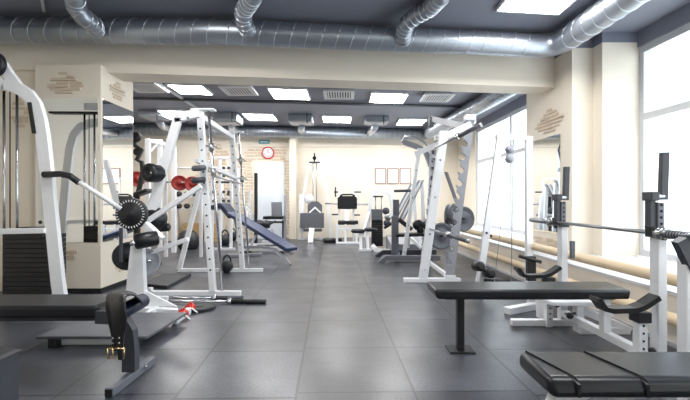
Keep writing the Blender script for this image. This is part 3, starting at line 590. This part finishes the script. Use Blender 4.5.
# ------------------------------------------------------------ far wall machines
t = thing('leg_curl_machine', 'black padded leg curl machine in front of the pale door', 'exercise machine', (-2.0,11.2,0)); Y=11.2
MB().pad(W(277,216,Y),W(276.5,202,Y+.1),.30,.08).build('backrest','giron',t)
MB().pad(W(264,217.5,Y-.2),W(284,217.5,Y-.2),.35,.09).build('seat','black',t)
MB().bar(W(264,222,Y),W(284,222,Y),.3,.05).build('seat_frame','blackp',t)
for x in (266,283): MB().bar(V(((x-345)/FP*Y,Y,0)),W(x,220,Y),.05,.05).build('leg','dgrey',t)
MB().bar(V(((285-345)/FP*Y,Y,0)),W(285.5,195,Y),.07,.1).build('mast','lgrey',t)
MB().bar(V(((264-345)/FP*Y,Y-.2,.03)),V(((286-345)/FP*Y,Y-.2,.03)),.07,.06).build('foot_tube','wearwhite',t)
MB().bar(V(((276-345)/FP*Y,Y-.1,.04)),W(272,228,Y-.3),.06,.06).build('strut','white',t)
t = thing('roller_bench', 'bench with tall black post and thick black roller behind the blue bench', 'exercise machine', (-2.2,10.4,0)); Y=10.3
MB().bar(V(((256-345)/FP*Y,Y,0)),W(256,173,Y),.075,.075).build('mast','blackp',t)
MB().roller(W(257,224,Y-.1),W(270,224.5,Y-.1),.10).build('roller_pad','black',t)
MB().bar(W(245,221,Y),W(260,221.5,Y),.3,.06).build('seat','black',t)
MB().bar(V(((246-345)/FP*Y,Y+.1,0)),W(250,190,Y+.1),.06,.06).build('post','white',t)
for x,y in ((249,214),(247.5,209),(252,217)): MB().wplate(W(x,y,Y+.05),(.5,-1,0),.09,.04).build('plate','ticks',t)
MB().bar(V(((248-345)/FP*Y,Y-.2,.035)),V(((278-345)/FP*Y,Y-.2,.035)),.07,.07).build('foot_tube','wearwhite',t)
MB().bar(W(262,228,Y-.1),W(276,221,Y-.1),.05,.05).build('support_arm','dgrey',t)
# lat tower
t = thing('lat_tower', 'tall white lat pulldown tower with grey shield against the far wall', 'cable machine', (-.75,12.0,0)); Y=11.9
for pts in ([(300,235),(303,200),(308,170),(311,162)],[(331,235),(328,200),(323,170),(318,162)]):
    P = [W(x,y,Y) for x,y in pts]; P[0].z = .0; m_ = MB(); m_.rpath(P,.07,.07); m_.build('side_frame','white',t)
MB().bar(W(309,162.5,Y),W(320,162.5,Y),.1,.05).build('top_plate','dgrey',t)
MB().lathe(W(314.5,158,Y),(0,-1,0),[(.02,-.02),(.06,-.02),(.045,0),(.06,.02),(.02,.02)],18).build('pulley','blackp',t)
MB().bar(W(314.5,153,Y),W(314.5,162,Y),.04,.04).build('pulley_bracket','blackp',t)
for x in (313,316.5): MB().tube([W(x,163,Y),W(x,205,Y)],.014,8).build('guide_rod','steel',t)
MB().prism([W(308,220,Y-.3),W(307.5,205,Y-.3),W(312,201.5,Y-.3),W(318,201.5,Y-.3),W(322,205,Y-.3),W(322,220,Y-.3)],(0,.1,0)).build('back_pad','giron',t)
MB().prism([W(309,212,Y-.32),W(315,206.5,Y-.32),W(321,212,Y-.32),W(321,214,Y-.32),W(315,208.5,Y-.32),W(309,214,Y-.32)],(0,.02,0)).build('chevron','ticks',t)
MB().box(W(300,213,11.5).x,W(324,213,11.5).x,11.5,11.56,Zy(228,11.5),Zy(213,11.5),bev=.01).build('shield','giron',t)
MB().bar(W(304,230,Y-.4),W(322,230,Y-.4),.3,.07).build('seat','dgrey',t)
st_ = MB(); st_.rpath([W(312,229,11.1),W(311,234,11.0),V(((310.5-345)/FP*10.9,10.9,.0))],.14,.1); st_.build('foot_plate','white',t)
MB().bar(V(((298-345)/FP*Y,Y-.2,.03)),V(((333-345)/FP*Y,Y-.2,.03)),.07,.06).build('foot_tube','wearwhite',t)
m_=MB().box(W(299,0,11.6).x,W(304,0,11.6).x,11.6,11.7,Zy(232,11.6),Zy(194,11.6),bev=.01); m_.build('side_cover','wearwhite',t)
MB().lathe(W(309,199,11.7),(0,-1,0),[(.02,-.05),(.13,-.05),(.15,0),(.11,.05),(.02,.06)],24).build('cam_cover','wearwhite',t)
# rack bench
t = thing('seated_press_bench', 'white seated press bench with square black backrest facing the aisle', 'bench', (.05,11.3,0)); Y=11.3
for x in (339,353.5): MB().bar(V(((x-345)/FP*Y,Y,0)),W(x,178,Y),.045,.05).build('post','white',t)
MB().bar(W(339,178.5,Y),W(353.5,178.5,Y),.05,.045).build('top_bar','white',t)
MB().prism([W(337.5,209,Y-.15),W(337.5,198,Y-.15),W(340,196,Y-.15),W(354.5,196,Y-.15),W(357,198,Y-.15),W(357,209,Y-.15)],(0,.08,0)).build('backrest','black',t)
MB().tube([W(340,196,Y-.1),W(343,194.5,Y-.1),W(352,194.5,Y-.1),W(355,196,Y-.1)],.025,8).build('grip','black',t)
MB().tube([W(325,203.5,Y),W(369,204.5,Y)],.025,10).build('cross_bar','steel',t)
for y_,x0,x1 in ((192,334,339),(192,354,361),(214.5,332,339),(215,354,360)): MB().tube([W(x0,y_,Y),W(x1,y_,Y)],.022,8).build('peg','dgrey',t)
MB().bar(W(335.5,187,Y),W(335.5,197,Y),.04,.04).build('peg_hook','blackp',t)
MB().pad(W(338,222.5,Y-.45),W(358,222.5,Y-.45),.36,.11).build('seat','black',t)
for x in (337,345.5,356.5): MB().bar(V(((x-345)/FP*10.7,10.7,0)),W(x,224,10.7),.06,.06).build('leg','white',t)
MB().bar(W(347,222,10.95),W(347,209,11.2),.12,.05).build('back_strut','white',t)
for y_ in (229,): MB().bar(W(337,y_,10.7),W(357,y_,10.7),.05,.05).build('cross_tube','white',t)
MB().bar(V(((336-345)/FP*10.6,10.6,.03)),V(((359-345)/FP*10.6,10.6,.03)),.09,.06).build('foot_tube','white',t)
t = thing('kit_bag', 'flat black pad lying on the floor between the tower and press bench', 'pad', (-.3,11.0,0))
MB().pad(V((-.62,11.0,.06)),V((-.1,11.1,.06)),.3,.12,.05).build('pad','black',t)

# ------------------------------------------------------------ multi station (Y 9.8) and seats
Y=9.7; t = thing('multi_station', 'white arched weight machine with black stack and round seats right of the aisle', 'exercise machine', (1.0,Y,0))
P=[W(366,248,Y),W(369,215,Y),W(371,200,Y),W(374,193,Y),W(380,190.5,Y),W(386,191,Y),W(391,196,Y),W(393,212,Y),W(394,240,Y),W(393,248,Y)]; P[0].z=P[-1].z=0
m_=MB(); m_.rpath(P,.09,.09); m_.build('arch_frame','white',t)
MB().bar(W(373,196.5,Y),W(383,196.5,Y),.12,.04).build('rod_bracket','dgrey',t)
for x in (375.5,381.5): MB().tube([W(x,197,Y),W(x,212,Y)],.014,8).build('guide_rod','steel',t)
m_=MB(); stack(m_,W(371.5,0,Y).x,W(382.5,0,Y).x,Y-.1,Y+.12,.06,14,.052); m_.build('weight_stack','blackp',t)
MB().box(W(371,0,Y).x,W(382,0,Y).x,Y-.14,Y-.1,Zy(220,Y),Zy(209,Y),bev=.01).build('stack_cover','giron',t)
for x,y in ((358,231),(371,229.5)): 
    MB().lathe(W(x,y,Y-.35),(0,0,1),[(.02,-.04),(.15,-.04),(.17,0),(.15,.04),(.02,.05)],24).build('seat','black',t)
for x in (361,368): MB().bar(V(((x-345)/FP*9.2,9.2,.0)),W(x-.5,232,9.3),.07,.07).build('leg','white',t)
MB().bar(W(362,236,9.3),W(369,212,9.6),.06,.06).build('seat_post','white',t)
MB().bar(V(((359-345)/FP*9.1,9.1,.03)),V(((372-345)/FP*9.1,9.1,.03)),.08,.06).build('foot_tube','white',t)
m_=MB(); m_.rpath([W(373,246,9.3),V(((376-345)/FP*9.0,9.0,.05)),V(((390-345)/FP*8.8,8.8,.04)),V(((398-345)/FP*9.2,9.2,.10))],.1,.08); m_.build('base_tube','white',t)
for x,y in ((386,211),(388,217),(387,223)): MB().lathe(W(x,y,Y-.1),(0,-1,0),[(.01,-.04),(.08,-.04),(.09,0),(.08,.04),(.01,.04)],18).build('roller','dgrey' if y!=217 else 'steel',t)
MB().bar(W(384,228,Y-.2),W(396,221,Y-.2),.2,.05).build('arm_pad','black',t)
# leg press
Y=8.3; t = thing('leg_press', 'grey leg press with two steep parallel rails before the right windows', 'exercise machine', (1.5,Y,0))
for x0,y0,x1,y1,dy in ((421,180,401,220,0),(413,184,394,219,.5)):
    o=MB().bar(W(x1,y1,Y+dy),W(x0,y0,Y+dy),.13,.06).build('rail','lgrey',t)
    MB().bar(W(x1+.5,y1,Y+dy-.04),W(x0+.5,y0,Y+dy-.04),.045,.03).build('rail_groove','white',o)
    MB().bar(V(((x0+4-345)/FP*(Y+dy),Y+dy,0)),W(x0+1,y0+3,Y+dy),.07,.06).build('mast','white',t)
MB().tube([W(394,191,Y),W(415,190.5,Y)],.03,10).build('crossbar','dgrey',t)
MB().bar(W(396,217,Y-.2),W(396,199.5,Y-.2),.12,.1).build('headrest','giron',t)
MB().pad(W(398,219,Y-.3),W(411,229,Y-.3),.35,.08).build('back_pad','black',t)
MB().bar(V(((395-345)/FP*7.9,7.9,.05)),W(395,216,7.9),.14,.07).build('post','grey',t)
MB().bar(W(396,235,7.9),W(430,234,7.9),.3,.06).build('seat_rail','black',t)
m_=MB(); m_.rpath([V(((380-345)/FP*7.4,7.4,0)),V(((386-345)/FP*7.4,7.4,.10)),V(((440-345)/FP*7.4,7.4,.10))],.09,.08); m_.build('front_base','grey',t)
m_=MB(); m_.rpath([V(((376-345)/FP*8.2,8.2,0)),V(((383-345)/FP*8.2,8.2,.10)),V(((436-345)/FP*8.2,8.2,.11))],.09,.08); m_.build('rear_base','dgrey',t)
MB().hexa([V((1.0,8.5,.0)),V((2.0,8.5,.0)),V((2.0,9.5,.0)),V((1.0,9.5,.0))],[V((1.0,8.5,.24)),V((2.0,8.5,.24)),V((2.0,9.5,.34)),V((1.0,9.5,.34))],bev=.01,seg=1).build('footplate','lgrey',t)
MB().bar(V(((398-345)/FP*7.45,7.45,.08)),V(((398-345)/FP*8.2,8.2,.08)),.07,.07).build('base_link','grey',t)
m_=MB()
for x,y in ((418,225),(422,230),(426,226),(431,224)): m_.lathe(W(x,y,8.0),(.2,-1,0),[(.01,-.05),(.1,-.05),(.11,0),(.1,.05),(.01,.05)],18)
m_.build('dark_roller','black',t)
MB().bar(W(408,232,8.05),W(408,248,8.05),.07,.07).build('leg','white',t)
MB().bar(W(424,232,8.05),V(((424-345)/FP*8.05,8.05,.1)),.07,.07).build('leg','white',t)
MB().bar(V((1.7,8.1,.1)),V((1.3,8.6,.5)),.06,.06).build('strut','white',t)
# pull-up arm machine
Y=7.9; t = thing('chin_up_station', 'grey high arm station with bent handles left of the toothed rack', 'exercise machine', (1.8,Y,0))
m_=MB(); m_.rpath([W(403,142,Y),W(415,146,Y),W(425,151,Y),W(429,160,Y),W(433,172,Y)],.10,.08); m_.build('arm','lgrey',t)
m_=MB(); m_.tube([W(402,143,Y-.1),W(405,137,Y-.1),W(416,137,Y-.1),W(424,142,Y-.1),W(429,147,Y-.1)],.025,10); m_.build('handle','steel',t)
MB().bar(V(((428-345)/FP*Y,Y,0)),W(432,150,Y),.11,.1).build('mast','wearwhite',t)
MB().bar(V(((424-345)/FP*Y,Y-.3,.03)),V(((440-345)/FP*Y,Y+.2,.03)),.08,.06).build('foot_tube','grey',t)
m_=MB()
for k in range(11):
    y=152+k*8.5; x=434.5-k*.55; m_.lathe(W(x,y,Y-.12),(1,-.4,0),[(.01,-.04),(.045,-.04),(.05,0),(.045,.04),(.01,.04)],12)
m_.build('cable_wheel','dgrey',t)
m_=MB(); m_.tube([W(431,148,Y-.12),W(437,140,Y-.12),W(440,150,Y-.12),W(436,165,Y-.12)],.02,8); m_.build('cable_loop','dgrey',t)

# ------------------------------------------------------------ squat rack with toothed uprights
t = thing('squat_rack', 'white and grey squat rack with toothed uprights right of the aisle', 'rack', (1.6,6.2,0))
for Y in (5.7,7.6):
    # white front post leaning
    xt=(444-345)/FP*5.7; xb=(423-345)/FP*5.7; tz=Zy(131,5.7)
    o=MB().bar(V((xb,Y,.06)),V((xt,Y,tz)),.125 if Y<6 else .07,.07); o.mi = 1; m_=o
    for k in (.06,.3,.55,.8): m_.lathe(V((xb,Y,.06)).lerp(V((xt,Y,tz)),k)+V((0,-.036,0)),(0,-1,0),[(.002,0),(.014,0),(.014,.008),(.002,.01)],10)
    m_.build('front_post',['white','chrome'],t)
    # toothed plate
    A=V(((450-345)/FP*5.7,Y,.06)); B=V(((471-345)/FP*5.7,Y,Zy(119,5.7))); d=(B-A).normalized(); n_=V((d.z,0,-d.x)); L_=(B-A).length
    pts=[A+n_*.055,B+n_*.055]; k=11; low=[]
    pts.append(B-n_*.06)
    for i in range(k):
        s0=L_*(.95-i*.083); 
        for ds,dn in ((0,.06),(-.02,.02),(-.055,-.005),(-.085,.0),(-.105,.03),(-.10,.06),(-.085,.082),(-.10,.085),(-.125,.06)):
            q=A+d*max(.02,(s0+ds))-n_*(dn); pts.append(q)
    pts.append(A-n_*.06); 
    # dedupe ordering by construction
    MB().prism(pts,(0,.045,0)).build('toothed_plate','lgrey',t)
    MB().bar(V((A.x,Y,0)),A+V((0,0,.04)),.16,.09).build('plate_foot','white',t)
    MB().bar(V((xt-.08,Y,tz-.12)),B+V((0,0,-.08)),.06,.10).build('top_wedge','white',t)
    MB().box(B.x-.09,B.x+.06,Y-.05,Y+.06,B.z-.02,B.z+.06,bev=.006).build('top_cap','white',t)
    MB().bar(V(((402-345)/FP*5.85,Y,.03)),V((A.x+.15,Y,.03)),.08,.06).build('base_tube','white',t)
MB().bar(V((1.9,5.75,2.36)),V((1.9,7.6,2.36)),.07,.07).build('top_beam','white',t)
MB().bar(W(431,119,6.2),W(472,128,5.8),.07,.09).build('top_cross','white',t)
MB().box(W(429,0,6.2).x,W(433,0,6.2).x,6.15,6.25,Zy(127,6.2),Zy(117,6.2),bev=.006).build('beam_end','dgrey',t)
MB().bar(V((1.58,5.7,.03)),V((1.58,7.6,.03)),.06,.06).build('base_link','white',t)
MB().bar(W(446,172,6.3),W(458,206,6.3),.05,.05).build('strut','grey',t)
def loadbar(lab, x, y0, y1, z, gg):
    t = thing('barbell', lab, 'barbell', (x,y0,z), gg)
    MB().tube([(x,y0+.42,z),(x,y1-.42,z)],.0145,12).build('shaft','steel',t)
    for a,b in ((y0,y0+.42),(y1-.42,y1)): MB().tube([(x,a,z),(x,b,z)],.026,18).build('sleeve','steel',t)
    for a in (y0+.42,y1-.42): MB().lathe((x,a,z),(0,1,0),[(.014,-.025),(.042,-.025),(.042,.025),(.014,.025)],18).build('collar','chrome',t)
    return t
def shortbar(lab, p0, p1):
    p0=V(p0); p1=V(p1); q=p0.lerp(p1,.52); t=thing('short_bar', lab, 'bar', p0)
    MB().tube([p0,q],.0145,12).build('shaft','steel',t); MB().tube([q,p1],.03,18).build('sleeve','giron',t)
    MB().lathe(q,(p1-p0),[(.014,-.025),(.046,-.025),(.046,.025),(.014,.025)],18).build('collar','chrome',t)
    MB().lathe(p1,(p1-p0),[(.01,-.01),(.033,-.01),(.033,.006),(.01,.01)],18).build('end_cap','steel',t)
shortbar('short steel bar jutting out high on the toothed rack', W(435,148,5.62), W(481,125,4.95))
shortbar('short steel bar jutting out at hip height from the toothed rack', W(430,229,5.655), W(468,241,4.95))
for i,(x,y,Y,r,ax) in enumerate(((441,236,6.1,.21,(.25,-1,0)),(449,216,6.4,.19,(1,-.6,0)),(463,219,6.2,.20,(.3,-1,0)),(455,214,6.3,.17,(.8,-1,0)))):
    t2=one(MB().wplate(W(x,y,Y),ax,r,.055),'weight_plate','giron',['lowest grey weight plate stored on the toothed rack','grey weight plate seen nearly edge-on beside the white rack post','rightmost grey weight plate, behind the toothed upright','small grey weight plate between the others on the toothed rack'][i],'weight plate','grey plates stored on the toothed rack')
m_=MB()
for x,y,Y in ((441,236,6.1),(449,216,6.4),(463,219,6.2)): m_.tube([W(x-3,y,Y+.15),W(x+1,y,Y-.12)],.022,10)
m_.build('storage_peg','blackp',t)
MB().bar(V(((447-345)/FP*6.3,6.3,.0)),W(450,206,6.3),.07,.07).build('storage_post','lgrey',t)
t = thing('small_platform', 'black foot pad on the floor at the foot of the toothed rack', 'pad', (2.2,5.9,0))
MB().pad(V((1.95,5.7,.04)),V((2.35,5.55,.04)),.2,.07,.02).build('pad','black',t)

# ------------------------------------------------------------ white cable tower by window
Y=5.2; t = thing('cable_tower', 'white A-frame cable tower with a double pulley standing by the right windows', 'cable machine', (2.2,Y,0))
MB().bar(V(((478-345)/FP*Y,Y,0)),W(500,137,Y),.09,.06).build('slanted_post','white',t)
MB().bar(V(((529-345)/FP*Y,Y,0)),W(528.5,137,Y),.085,.07).build('upright_post','white',t)
MB().bar(W(496,136.5,Y),W(531.5,139,Y),.08,.06).build('top_beam','white',t)
MB().tube([W(513.5,139,Y),W(511,285,Y)],.005,6).build('cable','steel',t); MB().tube([W(508,162,Y),W(494,285,Y)],.004,6).build('cable','steel',t)
MB().bar(W(509.5,150,Y-.05),W(509.5,160,Y-.05),.07,.03).build('pulley_plate','steel',t)
for y in (149.5,159): MB().lathe(W(509.5,y,Y-.07),(0,-1,0),[(.01,-.02),(.055,-.02),(.045,0),(.055,.02),(.02,.022),(.018,.03)],20).build('pulley','lgrey',t)
MB().bar(V((1.6,Y,.03)),V((2.55,Y,.03)),.07,.06).build('base_tube','white',t)
for x,y in ((477.5,265),(488,272)):
    MB().roller(W(x-3,y+1,Y-.15),W(x+4.5,y+1.5,Y-.3),.062).build('roller_pad','black',t)
MB().tube([W(475,265,Y-.13),W(492,274,Y-.2)],.018,8).build('roller_axle','blackp',t)
MB().bar(W(483,268,Y-.2),V(((481-345)/FP*Y,Y,.1)),.05,.05).build('roller_arm','white',t)
for x,y in ((486.5,233),(491,236)): MB().lathe(W(x,y,Y-.05),(0,-1,0),[(.002,0),(.016,0),(.016,.012),(.003,.015)],10).build('bolt','blackp',t)

# ------------------------------------------------------------ bench press station with long bar, right
t = thing('bench_press', 'long black flat bench with white rack uprights at its right end', 'bench', (1.5,3.1,0))
MB().hexa([(.70,2.95,.445),(2.16,2.95,.445),(2.19,3.27,.445),(.70,3.27,.445)],[(.675,2.95,.52),(2.17,2.95,.52),(2.2,3.27,.52),(.675,3.27,.52)],True,.02,3).build('pad','sheen',t)
MB().box(.78,2.1,3.03,3.19,.425,.448,bev=.003).build('underboard','blackp',t)
MB().bar((.92,3.12,.01),(.92,3.12,.43),.055,.06).build('leg','blackp',t); MB().box(.82,1.02,3.04,3.2,0,.012,bev=.002).build('foot_plate','blackp',t)
for Y,hi in ((2.62,0),(3.75,1)):
    X=2.105 if not hi else 2.09; n=['uprights','uprights']
    MB().bar((X,Y,0),(X,Y,.96),.062,.075).build('upright','white',t)
    MB().bar((X-.045,Y+.012,.95),(X-.045,Y+.012,1.20),.04,.05).build('inner_sleeve','dgrey',t)
    m_=MB().bar((X+.0,Y,.96),(X+.0,Y,1.185),.045,.05); m_.mi = 1
    for k in range(5): m_.lathe((X,Y-.0255,1.0+k*.042),(0,-1,0),[(.002,0),(.009,0),(.009,.002),(.002,.002)],8)
    m_.build('adjuster',['grey','dark'],t)
    MB().box(X-.075,X-.02,Y-.04,Y+.05,1.195,1.255,bev=.006).build('clamp','dgrey',t)
    MB().tube([(X-.05,Y,1.225),(X+.03,Y,1.225)],.02,12).build('clamp_pin','chrome',t)
    MB().bar((X+.03,Y,1.20),(X+.04,Y,1.52),.05,.035,bev=.003).build('guard_plate','dgrey',t)
    h=MB(); h.rpath([(X+.02,Y-.055,.955),(X-.05,Y-.055,.955),(X-.10,Y-.055,.97),(X-.105,Y-.055,1.03)],.022,.05); h.build('bar_hook','blackp',t)
    # catcher arm
    yy=Y+.0; a=MB(); zc_=.50
    a.rpath([(X-.47,yy-.05,.55),(X-.45,yy-.05,.545),(X-.41,yy-.05,.49),(X-.36,yy-.05,.478),(X-.21,yy-.05,.483),(X-.15,yy-.05,.505),(X-.06,yy-.05,.565)],.032,.09); a.build('catcher_arm','black',t)
    MB().bar((X-.16,yy-.05,.40),(X-.16,yy-.05,.47),.09,.09).build('catcher_head','blackp',t)
    m_=MB().bar((X-.16,yy-.05,0),(X-.16,yy-.05,.42),.06,.06); m_.mi = 1
    for k in range(7): m_.lathe((X-.16,yy-.0805,.08+k*.05),(0,-1,0),[(.002,0),(.008,0),(.008,.002),(.002,.002)],8)
    m_.build('catcher_post',['white','dark'],t)
    MB().bar((X-.5,yy-.02,.03),(X+.12,yy-.02,.03),.06,.06).build('foot_tube','white',t)
    MB().lathe((X+.09,yy-.06,.16),(.2,-1,0),[(.008,-.04),(.008,0),(.026,.005),(.03,.02),(.024,.04),(.01,.045)],16).build('knob','blackp',t)
    MB().lathe((X-.07,yy-.02,.20),(-.1,-1,0),[(.008,-.04),(.008,0),(.02,.005),(.024,.02),(.018,.035),(.01,.04)],16).build('knob','blackp',t)
MB().bar((2.10,2.62,.12),(2.09,3.75,.12),.06,.06).build('cross_tube','white',t)
MB().bar((2.08,3.12,.14),(2.08,3.12,.42),.06,.06).build('rear_leg','white',t)
MB().bar((2.11,3.62,.66),(2.11,3.62,.82),.04,.03).build('hanging_pin','giron',t)
bb = loadbar('long steel barbell lying across the right bench rack hooks', 2.03, 2.08, 4.25, .985, None)
k=MB()
for i in range(16): k.lathe((2.03,2.12+i*.021,.985),(0,1,0),[(.026,0),(.0285,.003),(.0285,.006),(.026,.009)],16)
k.build('grip_rings','dgrey',bb)
# incline seat behind
t = thing('adjustable_seat', 'low white metal seat frame with black knob beneath the right bench', 'bench', (1.9,3.5,0))
MB().hexa([(1.86,3.50,.245),(2.3,3.50,.245),(2.32,3.66,.26),(1.80,3.66,.26)],[(1.86,3.50,.285),(2.3,3.50,.285),(2.32,3.66,.30),(1.80,3.66,.30)],bev=.008).build('seat_plate','white',t)
MB().bar((2.13,3.56,0),(2.13,3.56,.25),.07,.07).build('leg','white',t)
MB().bar((2.16,3.56,.2),(2.55,3.5,.03),.07,.07).build('strut','white',t); MB().bar((2.1,3.52,.03),(2.55,3.52,.03),.09,.06).build('foot_tube','white',t)
MB().lathe((2.0,3.49,.17),(0,-1,0),[(.008,-.05),(.008,0),(.026,.005),(.03,.02),(.024,.04),(.01,.045)],16).build('knob','blackp',t)
MB().bar((2.0,3.52,.17),(2.13,3.56,.17),.02,.02).build('knob_rod','dgrey',t)
t = thing('rowing_seat', 'white low frame with black guide post seen just above the right bench', 'exercise machine', (2.1,4.4,0)); Y=4.45
MB().bar(V((2.12,Y,0)),V((2.12,Y,.28)),.07,.07).build('post','white',t)
MB().bar(V((2.12,Y,.28)),V((2.12,Y,.56)),.09,.07).build('guide_post','blackp',t)
MB().tube([W(519,256,Y-.05),W(541,262,Y-.05)],.02,10).build('handle','blackp',t)
MB().bar((1.7,4.1,.035),(2.2,4.35,.035),.08,.07).build('base_tube','white',t); MB().bar((2.0,3.98,.0),(2.0,3.98,.2),.07,.07).build('leg','white',t)
MB().bar((2.0,3.98,.17),(2.12,4.42,.17),.06,.06).build('link_tube','white',t)
# nearest bench
t = thing('weight_bench', 'shiny black bench pad with strap seams in the right foreground corner', 'bench', (1.6,1.65,0))
MB().hexa([(.80,1.50,.43),(2.6,1.50,.43),(2.6,1.80,.43),(.795,1.80,.43)],[(.79,1.52,.507),(2.6,1.50,.507),(2.6,1.80,.507),(.80,1.80,.507)],True,.026,4).build('pad','sheen',t)
for x in (.90,1.165):
    m_=MB(); P=[(x,1.4985,.44),(x,1.4985,.49),(x-.006,1.515,.508),(x-.04,1.65,.5085),(x-.075,1.78,.508)]
    m_.rpath(P,.012,.004); m_.build('strap_seam','black',t)
MB().bar((.95,1.65,.41),(2.6,1.65,.40),.07,.05).build('rail','white',t)
MB().rpath([(1.02,1.65,.41),(.9,1.65,.36),(.84,1.65,.2),(.83,1.65,.03)],.06,.06).build('front_leg','white',t)
MB().bar((.83,1.4,.025),(.83,1.9,.025),.05,.05).build('foot_tube','white',t)
MB().bar((1.98,2.26,0),(1.98,2.26,.86),.06,.07).build('upright','white',t)
MB().bar((1.98,1.0,0),(1.98,1.0,.86),.06,.07).build('upright','white',t); MB().bar((1.98,1.0,.1),(1.98,2.26,.1),.06,.06).build('cross_tube','white',t)
m_=MB(); m_.rpath([(2.09,2.26,.78),(2.0,2.24,.80),(1.90,2.22,.975)],.06,.05); m_.build('bar_hook','dgrey',t)
MB().bar((1.98,2.26,.86),(1.98,2.26,1.0),.06,.06).build('adjuster','dgrey',t)
MB().bar((1.98,1.65,.12),(1.98,1.65,.41),.06,.06).build('rear_leg','white',t)

# ------------------------------------------------------------ camera, world, light
for o in bpy.data.objects:
    if '_o' in o: del o['_o']
cam = bpy.data.cameras.new('camera'); co = bpy.data.objects.new('camera', cam); C.objects.link(co)
co.location = (0,0,H); co.rotation_euler = (PI/2,0,0); cam.sensor_width = 36; cam.lens = 36*FP/690; cam.clip_start = .05
bpy.context.scene.camera = co
w = bpy.data.worlds.new('world'); bpy.context.scene.world = w; w.use_nodes = True; nt = w.node_tree; bg = nt.nodes['Background']
tc = nt.nodes.new('ShaderNodeTexCoord'); n = nt.nodes.new('ShaderNodeTexNoise'); n.inputs['Scale'].default_value = 3; nt.links.new(tc.outputs['Generated'], n.inputs['Vector'])
r = nt.nodes.new('ShaderNodeValToRGB'); r.color_ramp.elements[0].color = (.72,.88,1,1); r.color_ramp.elements[1].color = (1,1,1,1); r.color_ramp.elements[0].position = .4; r.color_ramp.elements[1].position = .6
nt.links.new(n.outputs['Fac'], r.inputs[0]); nt.links.new(r.outputs[0], bg.inputs[0]); bg.inputs[1].default_value = 2.6
def portal(name, y0, y1):
    l = bpy.data.lights.new(name, 'AREA'); l.shape = 'RECTANGLE'; l.size = y1-y0; l.size_y = 2.7; l.cycles.is_portal = True
    o = bpy.data.objects.new(name, l); C.objects.link(o); o.location = (wx(4.2,(y0+y1)/2),(y0+y1)/2,1.85); o.rotation_euler = (PI/2,0,PI/2)
portal('daylight_portal_near', .0, 5.2); portal('daylight_portal_far', 6.7, 11.3); portal('daylight_portal_rear', -4., -.6)
S = bpy.context.scene; S.view_settings.view_transform = 'Standard'; S.view_settings.look = 'None'; S.view_settings.gamma = 1; S.view_settings.exposure = .82
S.cycles.use_denoising = True; S.cycles.use_light_tree = False; S.cycles.max_bounces = 10; S.cycles.diffuse_bounces = 5; S.cycles.transparent_max_bounces = 12; S.cycles.sample_clamp_indirect = 8
